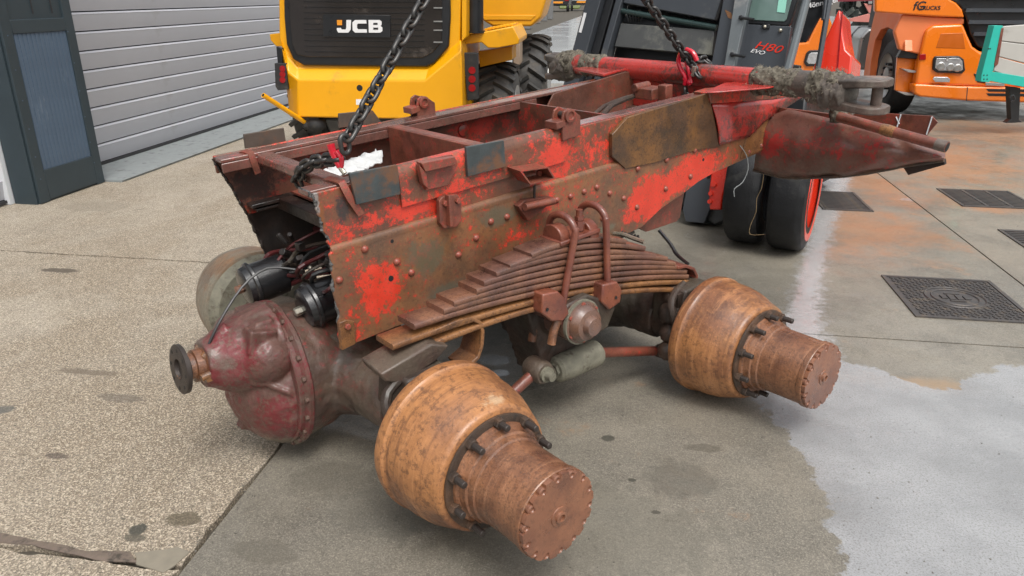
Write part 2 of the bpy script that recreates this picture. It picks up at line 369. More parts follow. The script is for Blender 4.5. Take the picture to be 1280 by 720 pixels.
for a, b in zip(ys, ys[1:]):
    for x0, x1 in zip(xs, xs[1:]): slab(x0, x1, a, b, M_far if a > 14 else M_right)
# crumbling filled joint at bottom left
def strip(name, pts_px, mat, parent, z=.0015, h=.003, jit=.012, sub=.03, **k):
    P = [gnd(*p) for p in pts_px]; out = []
    for i, p in enumerate(P):
        q = P[(i + 1) % len(P)]; L = (q - p).length; n = max(1, int(L / sub)); nr = Vector((-(q - p).y, (q - p).x, 0)).normalized()
        for j in range(n):
            r = p.lerp(q, j / n); f = noise.fractal(Vector((r.x * 6, r.y * 6, 2.2)), .7, 2.1, 5)
            r = r + nr * f * jit; out.append((r.x, r.y, z))
    return MB().poly_prism(out, (0, 0, h)).obj(name, mat, parent)
fil = strip('crumbled_joint', [(-30, 664), (40, 674), (110, 688), (165, 690), (172, 704), (110, 698), (40, 682), (-30, 676)], M_patch, ground, z=-.002, h=.004)
M_mortar = plain('mortar', (.22, .195, .15), .8, var=.25, scale=30, bump=.4)
strip('mortar_patch', [(168, 690), (222, 684), (236, 690), (205, 716), (170, 706)], M_mortar, ground, z=-.002, h=.0045)
water = []
M_iron = plain('cast_iron', (.085, .078, .075), .45, .4, var=.35, scale=25, bump=.25, dirt=(.16, .13, .10))
M_slot = plain('dark_slot', (.012, .012, .012), .6)
def manhole():
    x0, x1, y0, y1 = 1.52, 2.13, 3.98, 4.62
    t = empty('manhole_cover', (1.825, 4.3, 0), 'square patterned cast iron access cover set in the wet concrete at the right', 'manhole cover')
    L = Matrix.Translation((-1.825, -4.3, 0))
    f = MB(); w = .022
    for a in ((x0, x1, y0, y0 + w), (x0, x1, y1 - w, y1), (x0, x0 + w, y0 + w, y1 - w), (x1 - w, x1, y0 + w, y1 - w)):
        f.box(((a[0] + a[1]) / 2, (a[2] + a[3]) / 2, .003), (a[1] - a[0], a[3] - a[2], .010))
    f.obj('frame', M_iron, t, local=L)
    p = MB().box((1.825, 4.3, .001), (x1 - x0 - .05, y1 - y0 - .05, .006)).obj('cover_plate', M_iron, t, local=L)
    s = MB(); n = 21
    for i in range(n):
        for j in range(n):
            x = x0 + .045 + (x1 - x0 - .09) * i / (n - 1); y = y0 + .045 + (y1 - y0 - .09) * j / (n - 1)
            r = math.hypot(x - 1.825, (y - 4.3))
            if r < .16: continue
            s.box((x, y, .006), (.021, .006, .005), Matrix.Rotation(rad(45 if (i + j) % 2 else -45), 3, 'Z'))
    for R in (.155, .12):
        pts = [(1.825 + R * math.cos(a * math.pi / 20), 4.3 + R * math.sin(a * math.pi / 20), .006) for a in range(41)]
        s.tube(pts, .004, 4, 0)
    o = s.obj('raised_pattern', M_iron, t, local=L); o['kind'] = 'stuff'
    e = MB()
    for k, (dx, dy, wx, wy) in enumerate([(-.06, 0, .03, .05), (-.02, .0, .03, .07), (.022, 0, .03, .07), (.062, .0, .03, .05), (0, .055, .08, .014), (0, -.055, .08, .014)]):
        e.box((1.825 + dx, 4.3 + dy, .007), (wx, wy, .005))
    e.obj('cast_emblem', M_iron, t, local=L)
manhole()
def grate(cx, cy, wx, wy, nx, label):
    t = empty('drain_grate', (cx, cy, 0), label, 'drain grate')
    MB().box((0, 0, -.010), (wx, wy, .0225)).obj('pit', M_slot, t)
    f = MB()
    for i in range(nx + 1):
        x = -wx / 2 + wx * i / nx; f.box((x, 0, .004), (.022, wy, .008))
    for y in (-wy / 2, wy / 2): f.box((0, y, .0035), (wx + .022, .022, .007))
    f.obj('frame', M_iron, t)
    nb = int(wy / .042)
    me = MB().box((0, 0, 0), (wx / nx - .03, .017, .006)).mesh('bar', M_iron)
    for i in range(nx):
        for j in range(nb):
            link_mesh('bar', me, t, Matrix.Translation((-wx / 2 + wx * (i + .5) / nx, -wy / 2 + (j + .5) * wy / nb, .005)))
grate(2.92, 6.72, .56, .58, 3, 'three panel slotted drain grate in clay stained concrete, farther right of the chassis')
grate(2.92, 5.56, .56, .40, 3, 'slotted drain grate at the right border, between the three panel grate and the square cover')
grate(1.69, 6.45, .36, .60, 1, 'wet drain grate beside the dual tyres of the forklift')

# ------------------------------------------------------------------ garage building
M_slat = plain('silver_slat_paint', (.43, .435, .465), .36, .0, var=.04, scale=3, bump=.02, dirt=(.39, .385, .40), dirt_amt=.2)
M_pil = plain('dark_blue_grey_steel', (.036, .052, .062), .45, .1, var=.16, scale=6, bump=.08, dirt=(.16, .18, .19), dirt_amt=-.15)
M_inset = plain('ribbed_blue_panel', (.085, .125, .18), .5, .1, var=.22, scale=5, bump=.05, dirt=(.17, .21, .26), dirt_amt=.3)
M_white = plain('white_trim', (.62, .64, .66), .45, var=.06, scale=6)
M_lintel = plain('threshold_seal', (.03, .03, .032), .7)
M_apron = plain('zinc_threshold', (.24, .26, .26), .5, .0, var=.25, scale=14, bump=.06, dirt=(.17, .175, .17), dirt_amt=.4)
gb = empty('garage_building', (-5.2, 6, 0), 'garage front with silver slatted roller door and dark blue grey steel pillar', 'building')
GL = Matrix.Translation((5.2, -6, 0))
def door(y0, y1, nslat, parent, dx=0.):
    d = MB().box((-5.235, (y0 + y1) / 2, 1.75), (.02, y1 - y0, 3.44)).obj('door', M_lintel, parent, local=GL @ Matrix.Translation((dx, 0, 0)))
    pitch = .1747
    prof = [(-5.222, .004), (-5.204, .004), (-5.206, .005), (-5.204, .010), (-5.187, .148), (-5.184, .151), (-5.185, .153), (-5.207, .1665), (-5.222, .1670)]
    me = MB().poly_prism([(x, y0, z) for x, z in prof], (0, y1 - y0, 0)).mesh('slat', M_slat, 25)
    for k in range(nslat): link_mesh('slat', me, d, Matrix.Translation((0, 0, .042 + k * pitch)))
    MB().box((-5.2, (y0 + y1) / 2, .026), (.03, y1 - y0, .022)).obj('bottom_seal', M_lintel, d)
door(5.6, 15.5, 19, gb)
door(-1.0, 5.25, 19, gb, .2)
w = MB().box((-5.35, 7, 4.4), (.28, 18, 1.8)).box((-5.35, 15.9, 1.75), (.28, .8, 3.5)).obj('wall', M_pil, gb, local=GL)
MB().box((-4.88, 10.85, .006), (.62, 9.5, .018)).obj('threshold_strip', M_apron, gb, local=GL)
MB().poly_prism([(-4.90, 6.08, .015), (-4.56, 6.12, .016), (-4.56, 15.5, .016), (-4.90, 15.5, .015)], (0, 0, .004)).obj('steel_edge', M_apron, gb, local=GL)
pl = MB().box((-4.985, 5.69, 2.0), (.49, .78, 4.0)).obj('pillar', M_pil, gb, bevel=.006, local=GL)
f = MB()
for yc, wy in ((5.345, .10), (6.03, .10)): f.box((-4.733, yc, 2.0), (.022, wy, 3.99))
f.box((-4.734, 5.69, .14), (.020, .58, .24)); f.box((-4.734, 5.69, 1.36), (.020, .58, .10))
f.obj('pillar_frame', M_pil, pl, bevel=.003)
nr = 13
rb = MB().box((-4.7385, 5.69, .785), (.006, .58, 1.05))
rb.obj('inset_panel', M_inset, pl)
me = MB().box((0, 0, 0), (.005, .58 / nr * .55, 1.045)).mesh('rib', M_inset)
for k in range(nr): link_mesh('rib', me, pl, Matrix.Translation((-4.7345, 5.40 + .58 * (k + .5) / nr, .785)))
f = MB().box((-4.7345, 5.66, 2.7), (.010, .004, 2.5)); f.box((-4.7345, 5.87, 2.7), (.010, .004, 2.5)); f.obj('seam', M_lintel, pl)
me = MB().cyl((0, 0, 0), (.004, 0, 0), .0045, 8).mesh('rivet', M_inset)
for z in (.2, .38, .6, .82, 1.05, 1.3, 1.6): link_mesh('rivet', me, pl, Matrix.Translation((-4.7225, 5.99, z))); link_mesh('rivet', me, pl, Matrix.Translation((-4.7225, 5.34, z)))
jb = MB().box((-4.985, 5.268, 1.7), (.05, .05, 3.4)); jb.obj('door_jamb', M_white, gb, bevel=.004, local=GL)
MB().box((-4.85, 5.29, 1.75), (.20, .016, 3.5)).obj('side_trim', M_pil, gb, local=GL)

# ================================================================== THE CHASSIS
# local axes: u along the frame (away, right), v across (away, left), w up; origin = cut end, top outer edge of the near rail
_r = [[0.76427, -0.64228, -0.05803], [0.64096, 0.76645, -0.04152], [0.07114, -0.00546, 0.99745]]
_m = Matrix(_r).to_4x4(); _m = CR @ _m
_q = _m.to_quaternion().to_matrix().to_4x4()
CHM = Matrix.Translation(CR @ Vector((-.51723, 2.32120, -.55960)) + CAMP) @ _q
CH = Frame(CHM)
def cv(x, y, v): return CH.at(x, y, 1, v)
def cu(x, y, u): return CH.at(x, y, 0, u)
def cw(x, y, w): return CH.at(x, y, 2, w)
chassis = empty('truck_chassis', CHM, 'rusty red cut off truck rear chassis with two axles, hanging from chains above the yard', 'truck chassis')

RED = (.70, .052, .026); BRN = ((.15, .06, .032), (.25, .095, .035), (.085, .042, .028))
def bl(x, y, r, s, v=0): p = cv(x, y, v); return (tuple(p), r, s)
M_railup = rusty('rail_paint_upper', BRN, RED, .45, [bl(470, 275, (.16, .3, .05), .22), bl(530, 258, (.12, .3, .04), .16), bl(500, 230, (.05, .2, .06), .12), bl(690, 185, (.08, .3, .06), .14), bl(660, 180, (.06, .3, .05), .1), bl(735, 190, (.07, .2, .08), .08), bl(610, 215, (.06, .2, .03), .08), bl(750, 180, (.05, .2, .04), .1)], 8,
                 dark_spots=[(tuple(cv(428, 262, 0)), (.05, .2, .10), (.025, .025, .025)), (tuple(cv(400, 268, 0)), (.03, .2, .12), (.20, .07, .02)), (tuple(cv(395, 250, 0)), (.02, .2, .10), (.22, .21, .2))])
M_raillo = rusty('rail_paint_lower', ((.16, .075, .04), (.29, .125, .045), (.10, .06, .038)), RED, .34,
                 [bl(463, 345, (.10, .3, .09), .30), bl(470, 375, (.09, .3, .06), .25), bl(490, 360, (.08, .3, .05), .2), bl(855, 220, (.20, .3, .12), .36), bl(810, 245, (.16, .3, .12), .3), bl(790, 265, (.12, .3, .08), .25), bl(885, 205, (.14, .3, .08), .28), bl(660, 285, (.1, .2, .06), .12), bl(735, 250, (.12, .3, .05), .10), bl(520, 320, (.08, .2, .06), .08), bl(770, 225, (.1, .2, .06), .1)], 8,
                 dark_spots=[(tuple(cv(530, 320, 0)), (.18, .2, .14), (.11, .095, .06)), (tuple(cv(620, 270, 0)), (.20, .2, .08), (.12, .10, .065)), (tuple(cv(560, 360, 0)), (.2, .2, .06), (.10, .085, .055)), (tuple(cv(745, 290, 0)), (.25, .2, .045), (.14, .13, .09)), (tuple(cv(935, 180, 0)), (.16, .2, .10), (.20, .10, .05))])
M_fish = rusty('fishplate_rust', ((.07, .035, .018), (.20, .085, .02), (.04, .028, .018)), None, 0, (), 10, orange=.45, speckle=.5, bump=.5)
M_pad = plain('bare_dark_steel_pad', (.060, .072, .074), .42, .25, var=.5, scale=16, bump=.25, dirt=(.16, .08, .045), dirt_amt=.55)
M_padf = plain('brown_steel_pad', (.085, .065, .052), .5, .2, var=.4, scale=16, bump=.25, dirt=(.15, .075, .04), dirt_amt=.5)
M_brown = rusty('brown_red_rust', ((.17, .05, .032), (.27, .085, .045), (.08, .032, .022)), (.46, .05, .035), .35, (), 14, bump=.3)
M_inner = rusty('inner_rail_rust', ((.13, .05, .032), (.20, .075, .04), (.075, .034, .024)), (.44, .04, .026), .35, [bl(620, 155, (.25, .3, .10), .28, .7), bl(420, 190, (.3, .3, .06), .15, .7)], 9, dark_spots=[((-.02, .74, -.13), (.22, .2, .15), (.015, .012, .011))])
M_fredtop = rusty('worn_red_top', ((.16, .065, .05), (.22, .11, .08), (.10, .055, .045)), (.44, .085, .07), .36, (), 10, bump=.15, rough=(.15, .45), coat=.7)
M_black = rusty('black_grease', ((.018, .014, .012), (.045, .022, .014), (.008, .007, .007)), None, 0, (), 8, rough=(.3, .75), speckle=.3, coat=.1)
M_spring = rusty('leaf_spring_rust', ((.145, .062, .042), (.25, .115, .06), (.075, .036, .027)), None, 0, (), 14, speckle=.45, bump=.5, rough=(.25, .6), coat=.5)
M_springo = rusty('leaf_spring_orange', ((.20, .085, .03), (.33, .15, .05), (.08, .04, .025)), None, 0, (), 14, speckle=.6, bump=.4)
M_ubolt = rusty('u_bolt_rust', ((.17, .045, .028), (.26, .08, .04), (.09, .03, .02)), None, 0, (), 18, speckle=.3, bump=.25, rough=(.25, .5), coat=.5)
M_drum = rusty('brake_drum_rust', ((.24, .095, .04), (.40, .175, .062), (.11, .045, .023)), None, 0, (), 6, orange=.55, speckle=.4, rings=.6, grime=.08, grime_col=(.24, .15, .08), bump=.6, rough=(.3, .65), coat=.3,
               dark_spots=[((-.1, -.55, -.62), (.05, .06, .04), (.42, .29, .15)), ((.05, -.6, -.55), (.09, .05, .04), (.50, .34, .20))])
M_cap = rusty('trunnion_cap_rust', ((.13, .075, .062), (.20, .10, .06), (.08, .05, .042)), None, 0, (), 16, speckle=.3, bump=.3, rough=(.16, .4), coat=.8)
M_drumf = rusty('grimy_drum_rust', ((.20, .12, .07), (.33, .17, .08), (.13, .10, .07)), None, 0, (), 8, grime=.8, grime_col=(.19, .18, .14), bump=.5)
M_hub = rusty('wheel_hub_rust', ((.20, .078, .036), (.31, .14, .066), (.09, .038, .022)), None, 0, (), 14, orange=.4, rings=.5, speckle=.5, bump=.6, rough=(.22, .55), coat=.45)
M_hubcap = rusty('hub_cap_rust', ((.19, .075, .042), (.29, .125, .065), (.11, .048, .032)), None, 0, (), 10, speckle=.3, bump=.25, rough=(.25, .5), coat=.4)
M_stud = plain('greasy_stud', (.05, .04, .035), .45, .3, var=.4, scale=40, bump=.3, dirt=(.25, .12, .05), dirt_amt=.1)
M_grease = rusty('greasy_flange', ((.06, .036, .022), (.12, .06, .03), (.025, .018, .014)), None, 0, (), 30, rough=(.3, .7), bump=.8)
M_diff = rusty('differential_paint', ((.13, .06, .045), (.22, .10, .065), (.07, .04, .03)), (.17, .018, .022), .5, [((-.42, .3, -.60), (.14, .2, .14), .12)], 13, grime=.45, grime_col=(.125, .10, .078), speckle=.4, bump=.8, rough=(.25, .7), coat=.3,
               dark_spots=[((-.33, .3, -.50), (.08, .14, .05), (.36, .14, .14)), ((-.28, .22, -.92), (.16, .3, .09), (.15, .13, .09))])
M_axle = rusty('axle_grime', ((.085, .05, .038), (.15, .08, .05), (.05, .035, .028)), (.30, .035, .032), .35, (), 8, grime=.7, grime_col=(.105, .08, .058), bump=.9)
M_axdark = rusty('axle_dark_grime', ((.045, .028, .02), (.09, .045, .028), (.025, .018, .014)), None, 0, (), 12, grime=.5, grime_col=(.06, .05, .035), bump=.7, rough=(.35, .8))
M_sand = plain('sandy_grime', (.19, .18, .135), .6, var=.6, scale=30, bump=.9, dirt=(.085, .07, .05), dirt_amt=.45)
M_mud = plain('caked_mud', (.17, .15, .115), .9, var=.8, scale=70, bump=1., dirt=(.045, .036, .026), dirt_amt=.7)
M_tube = rusty('cross_tube_paint', ((.15, .05, .035), (.24, .09, .06), (.09, .035, .025)), (.50, .042, .032), .62, (), 7, speckle=.45, bump=.15, rough=(.16, .42), coat=.6)
M_guard = rusty('guard_sheet_paint', ((.15, .062, .045), (.22, .10, .07), (.09, .042, .032)), (.44, .036, .032), .30, [bl(1000, 185, (.2, .3, .10), .22, -.2), bl(1060, 185, (.2, .3, .10), .12, -.5)], 6, grime=.5, grime_col=(.14, .11, .085), bump=.3)
M_brk = rusty('clevis_steel', ((.075, .06, .05), (.14, .09, .07), (.04, .034, .03)), None, 0, (), 12, grime=.5, grime_col=(.17, .15, .125), bump=.6, rough=(.3, .7))
M_brkmud = plain('muddy_steel', (.12, .10, .085), .8, var=.9, scale=45, bump=1., dirt=(.20, .17, .13), dirt_amt=.4)
M_chamber = plain('black_chamber_paint', (.012, .012, .013), .24, .0, var=.4, scale=20, bump=.25, dirt=(.12, .11, .10), dirt_amt=.05, coat=.5)
M_hose = plain('oxblood_hose', (.085, .018, .018), .35, var=.3, scale=20, bump=.1, dirt=(.12, .09, .08), dirt_amt=.2)
M_hoseb = plain('black_hose', (.02, .02, .02), .4, var=.3, scale=20, bump=.1)
M_cut = plain('torch_cut_edge', (.16, .155, .15), .5, .3, var=.5, scale=60, bump=.8, dirt=(.03, .03, .03), dirt_amt=.7)
M_brass = plain('fitting_metal', (.45, .42, .35), .3, .8, var=.2, scale=30)

def pl(pts, v): return [cv(x, y, v) for x, y in pts]
def flat(name, pts, v, th, mat, parent, bevel=.002):
    """plate traced on the plane v, thickness towards +v"""
    return MB().poly_prism(pl(pts, v), (0, th, 0)).obj(name, mat, parent, bevel=bevel)
def uw(pts, v): return [(u, v, w) for u, w in pts]

# ---- near rail, upper channel
rail = MB()
def jag(a, b, n, amp, sd):
    out = []
    for i in range(n + 1):
        t = i / n; u = a[0] + (b[0] - a[0]) * t; w = a[1] + (b[1] - a[1]) * t
        out.append((u + amp * noise.noise(Vector((t * 11, sd, .5))) * 2, w))
    return out
endc = jag((-.118, .0), (-.085, -.185), 24, .007, 1.)
rail.poly_prism(uw(endc + [(1.93, -.185), (1.93, .004)], .001), (0, .011, 0))
nr_up = rail.obj('frame_rail', M_railup, chassis, bevel=.003)
def bar(name, u0, u1, v0, v1, w0, w1, mat, parent, bevel=.003):
    return MB().box(((u0 + u1) / 2, (v0 + v1) / 2, (w0 + w1) / 2), (abs(u1 - u0), abs(v1 - v0), abs(w1 - w0))).obj(name, mat, parent, bevel=bevel)
bar('top_flange', -.125, 1.93, .013, .082, -.010, .006, M_fredtop, nr_up)
bar('end_weld', -.124, -.118, .0, .08, -.012, .009, M_cut, nr_up)
# outer doubling channel with rounded shoulder and stepped end
sec = [(0, -.115), (-.010, -.115), (-.012, -.02), (-.010, -.004), (-.003, .010), (.006, .018), (.03, .020), (.03, .008), (0, .006)]
d = MB(); n_ = len(sec)
ra = [d.bm.verts.new((.185, a, b)) for a, b in sec]; rb = [d.bm.verts.new((.985 if b > -.06 else .93, a, b)) for a, b in sec]
for k in range(n_): d.bm.faces.new((ra[k], ra[(k + 1) % n_], rb[(k + 1) % n_], rb[k]))
d.bm.faces.new(ra[::-1]); d.bm.faces.new(rb)
d.obj('doubling_channel', M_railup, nr_up)
# torch-cut edge bead
def bead(name, pts, r, parent, mat, sd=0, n=40):
    b = MB(); P = [Vector(p) for p in pts]; q = []
    for i in range(len(P) - 1):
        for k in range(n):
            t = k / n; p = P[i].lerp(P[i + 1], t)
            q.append(p + Vector((noise.noise(p * 21 + Vector((sd, 0, 0))) * .012 + noise.noise(p * 90 + Vector((sd, 0, 0))) * .003, noise.noise(p * 40 + Vector((0, sd, 5))) * .003, 0)))
    b.tube(q, lambda t: r * (.62 + .5 * noise.noise(Vector((t * 23, sd, 1))) + .3 * noise.noise(Vector((t * 90, sd, 1)))), 6, 0)
    return b.obj(name, mat, parent, ang=60)
bead('cut_edge', [(-.118, .006, .0), (-.103, .006, -.09), (-.085, .006, -.185)], .008, nr_up, M_cut, 1)
# ---- near rail, lower channel: rounded shoulder and traced underside
low = MB()
und = [cv(x, y, 0) for x, y in [(967, 143), (957, 186), (938, 194), (912, 206), (890, 215.5), (870, 227), (851, 242), (832, 254.5), (823, 261), (800, 283)]]
und = [(p.x, p.z) for p in und] + [(1.25, -.512), (1.0, -.515), (.5, -.520)]
pts = jag((-.093, -.20), (-.108, -.53), 20, .007, 4.)[::-1]
up = [(-.088, -.192), (1.6, -.188), (2.0, -.185)]
out = up + [(2.372, -.172)] + und[1:] + pts
low.poly_prism(uw(out, -.012), (0, .012, 0))
nr_lo = low.obj('frame_rail', M_raillo, chassis, bevel=.0025)
sh = MB(); m_ = 9; rings = []
for u in (-.088, .6, 1.29, 1.35):
    wb = -.186
    rings.append([sh.bm.verts.new((u, a, wb + b)) for a, b in [(-.0122, -.02), (-.0135, -.008), (-.012, .001), (-.007, .007), (-.0005, .010), (-.0005, -.02)]])
for i in range(3):
    for k in range(6): sh.bm.faces.new((rings[i][k], rings[i][(k + 1) % 6], rings[i + 1][(k + 1) % 6], rings[i + 1][k]))
sh.bm.faces.new(rings[0][::-1]); sh.bm.faces.new(rings[-1])
sh.obj('rolled_shoulder', M_raillo, nr_lo)
bar('bottom_flange', -.10, 1.35, .002, .085, -.528, -.516, M_axdark, nr_lo)
bead('cut_edge', [(-.093, -.004, -.20), (-.098, -.004, -.36), (-.108, -.004, -.53)], .010, nr_lo, M_cut, 3)
# pads, brackets, clips on the rail
def padp(pts, v, th=.012): flat('steel_pad', pts, v, th, M_pad, nr_up, .0015)
padp([(437, 217), (497, 206), (501, 243), (446, 256)], -.026, .013)
padp([(583, 184), (630, 175.5), (632.5, 208.5), (585, 221)], -.026, .013)
# retaining strap at the front end (bent flat)
MB().sweep([(-.012, -.003), (.012, -.003), (.012, .003), (-.012, .003)], [(-.02, .09, .012), (-.018, .03, .016), (-.014, -.002, .014), (-.012, -.012, -.005), (.0, -.0135, -.04), (.03, -.0135, -.10)], (1, 0, .25)).obj('strap', M_brown, nr_up)
# folded angle bracket between the pads
b = MB(); q = pl([(522, 202), (565, 193), (571, 200), (571, 213), (560, 232), (533, 238)], -.022)
b.poly_prism(q, (0, .010, 0)); b.poly_prism(pl([(527, 204), (569, 196), (571, 206), (532, 215)], -.050), (0, .028, 0))
b.poly_prism(pl([(524, 206), (533, 216), (536, 237), (529, 230)], -.045), (0, .023, 0)); b.obj('folded_bracket', M_brown, nr_up, bevel=.002)
# bolted clip over the seam
b = MB(); b.poly_prism(pl([(549, 251), (553, 246), (572, 243), (577, 250), (577, 277), (570, 284), (555, 286), (550, 279)], -.032), (0, .020, 0))
b.poly_prism(pl([(561, 245), (565, 244), (567, 282), (563, 284)], -.055), (0, .024, 0)); clip = b.obj('bolted_clip', M_brown, nr_lo, bevel=.002)
bolt_me = MB().lathe([(0, .0), (.0, .011), (.008, .011), (.010, .009), (.010, 0)], (0, 0, 0), (0, -1, 0), 6, cap=False).mesh('bolt', M_brown)
for x, y in ((556, 254), (572, 251)): p = cv(x, y, -.033); link_mesh('bolt', bolt_me, clip, Matrix.Translation(p))
# open box bracket and pipe stub
A = pl([(650, 214), (686, 209), (694, 223), (663, 231)], -.085); B_ = pl([(653, 216), (684, 211), (690, 222), (665, 229)], -.085)
b = MB(); back = [Vector((p.x, -.013, p.z + .004)) for p in A]
for k in range(4):
    k2 = (k + 1) % 4; ci = sum((Vector(p) for p in A), Vector()) / 4; cb = sum(back, Vector()) / 4
    a1, a2, b1, b2 = A[k], A[k2], back[k], back[k2]
    ia1, ia2 = a1.lerp(ci, .12), a2.lerp(ci, .12); ib1, ib2 = b1.lerp(cb, .12), b2.lerp(cb, .12)
    V = [b.bm.verts.new(p) for p in (a1, a2, b2, b1, ia1, ia2, ib2, ib1)]
    for f_ in ((0, 1, 2, 3), (4, 7, 6, 5), (0, 4, 5, 1), (3, 2, 6, 7), (0, 3, 7, 4), (1, 5, 6, 2)): b.bm.faces.new([V[i] for i in f_])
bx_ = b.obj('box_bracket', M_brown, nr_lo)
p = cv(673, 216, -.02); link_mesh('bolt', bolt_me, bx_, Matrix.Translation(p) @ Matrix.Scale(1.2, 4))
b = MB(); a_, c_ = cv(656, 259, -.06), cv(692, 251, -.06); b.cyl(a_, c_, .015, 14); b.poly_prism(pl([(648, 258), (657, 250), (690, 246), (686, 256), (660, 276)], -.04), (0, .028, 0)); b.obj('pipe_stub', M_brown, nr_lo, bevel=.001)
b = MB(); b.cyl(cv(668, 232, -.03), cv(668, 247, -.03), .005, 8); b.obj('pin', M_black, nr_lo)
# shackle brackets on top of the rails
def shackle(u, v0, parent):
    b = MB()
    prof = [(-.045, -.05), (.05, -.045), (.052, .028), (.03, .045), (.012, .058), (-.012, .068), (-.034, .058), (-.042, .035)]
    for vv in (v0, v0 + .052): b.poly_prism([(u + a, vv, .022 + c) for a, c in prof], (0, .010, 0))
    b.poly_prism([(u - .075, v0 - .002, .02 + .026), (u - .03, v0 - .002, .02 + .030), (u - .03, v0 - .002, .02 + .006), (u - .075, v0 - .002, .02 - .0)], (0, .068, 0))
    s = b.obj('shackle_bracket', M_brown, parent, bevel=.002)
    MB().lathe([(0, .0), (0, .026), (.010, .026), (.012, .020), (.012, .016), (.006, .013), (.006, 0)], (u - .008, v0, .062), (0, -1, 0), 20, cap=False).obj('pin_boss', M_brown, s)
    MB().cyl((u - .008, v0, .062), (u - .008, v0 + .065, .062), .012, 12).obj('pin', M_stud, s)
shackle(.95, -.026, nr_up)
fish = flat('fishplate', [(765.5, 168), (784.5, 147), (886, 116.5), (891, 140), (900, 182), (862, 190), (820, 203), (782, 211), (765.5, 196)], -.020, .019, M_fish, nr_up, .002)
# rivets of the lower channel
riv = MB().lathe([(0, .0135), (.004, .0125), (.008, .009), (.0105, .004), (.011, 0)], (0, 0, 0), (0, -1, 0), 10, cap=False).mesh('rivet', M_brown, 60)
rv = [(456, 311.5), (496, 327.5), (514, 340.5), (424, 350), (595, 297.5), (573, 318.5), (613.5, 277), (633.5, 271), (696, 250), (713, 245.5), (730, 239.5), (746, 234), (762, 241.5), (779.5, 248), (796, 259), (753, 273),
      (832, 236), (833, 200), (863, 220.5), (868, 188), (797, 211), (905, 177), (916, 170), (931, 163), (943, 163.5), (951, 182), (960, 156), (936, 190)]
for x, y in rv: link_mesh('rivet', riv, nr_lo, Matrix.Translation(cv(x, y, -.0125)))
hole = MB().lathe([(0, .009), (.002, .009)], (0, 0, 0), (0, -1, 0), 12).mesh('bolt_hole', M_slot)
for x, y, s in [(488.5, 348, 1.1), (490, 301.5, .7), (879, 199.5, .8), (954.5, 167, 1.6), (952, 157, .8)]: link_mesh('bolt_hole', hole, nr_lo, Matrix.Translation(cv(x, y, -.0115)) @ Matrix.Scale(s, 4))
# end plate behind, lower gusset
flat('end_plate', [(940, 147), (967.5, 143), (957.5, 186), (926, 198)], -.017, .006, M_springo, nr_lo)
gus = flat('gusset', [(798, 279), (856, 238), (850, 272), (846, 277), (808, 290), (799, 286)], .05, .012, M_brown, nr_lo)
lug = flat('lug', [(424, 404), (433, 400), (443, 402), (445, 430), (428, 438)], -.030, .018, M_springo, nr_lo, .002)
link_mesh('bolt', bolt_me, lug, Matrix.Translation(cv(434, 408, -.031)))

# ---- far rail
fr = MB(); fend = jag((-.145, .0), (-.06, -.24), 16, .006, 8.) + jag((-.06, -.25), (.0, -.53), 12, .006, 9.)
fr.poly_prism(uw(fend[:17] + [(2.3, -.24), (2.3, .0)], .748), (0, .012, 0)); far = fr.obj('frame_rail', M_inner, chassis, bevel=.003)
MB().poly_prism(uw([(-.06, -.236)] + fend[17:] + [(1.9, -.53), (2.1, -.4), (2.3, -.34), (2.3, -.236)], .750), (0, .012, 0)).obj('lower_web', M_black, far, bevel=.003)
bar('outer_edge', -.14, 1.9, .7605, .775, -.06, .0065, M_railup, far)
bar('top_flange', -.145, 2.0, .676, .747, -.008, .006, M_fredtop, far)
bar('upper_lip', -.145, 1.4, .676, .684, -.045, -.009, M_fredtop, far)
bar('middle_flange', -.06, 1.6, .69, .746, -.205, -.190, M_black, far)
bar('lower_shelf', -.04, 1.6, .70, .746, -.225, -.213, M_black, far)
bead('cut_edge', [(-.145, .75, .0), (-.10, .75, -.12), (-.06, .75, -.24), (.0, .75, -.5)], .008, far, M_black, 6)
MB().poly_prism(uw([(1.37, -.16), (1.50, -.002), (2.02, .035), (2.10, .02), (2.10, -.14), (1.37, -.30)], .664), (0, .010, 0)).obj('fishplate', M_inner, far, bevel=.002)
MB().poly_prism([(1.86, .675, .030), (2.03, .675, .040), (2.12, .675, .024), (2.13, .98, .024), (1.95, .98, .03)], (0, 0, .012)).obj('tube_bracket', M_tube, far, bevel=.002)
for pts in ([(305, 168), (355, 160), (357.5, 177), (307, 186)], [(424, 142), (466, 138), (478, 154), (424, 160)]):
    MB().poly_prism(pl(pts, .772), (0, .012, 0)).obj('steel_pad', M_padf, far, bevel=.0015)
shackle(.80, .735, far)
for u, w in ((.3, -.08), (.72, -.09), (1.0, -.10)): MB().lathe([(0, .03), (.006, .028), (.010, .02), (.012, 0)], (u, .747, w), (0, -1, 0), 16, cap=False).obj('boss', M_inner, far)

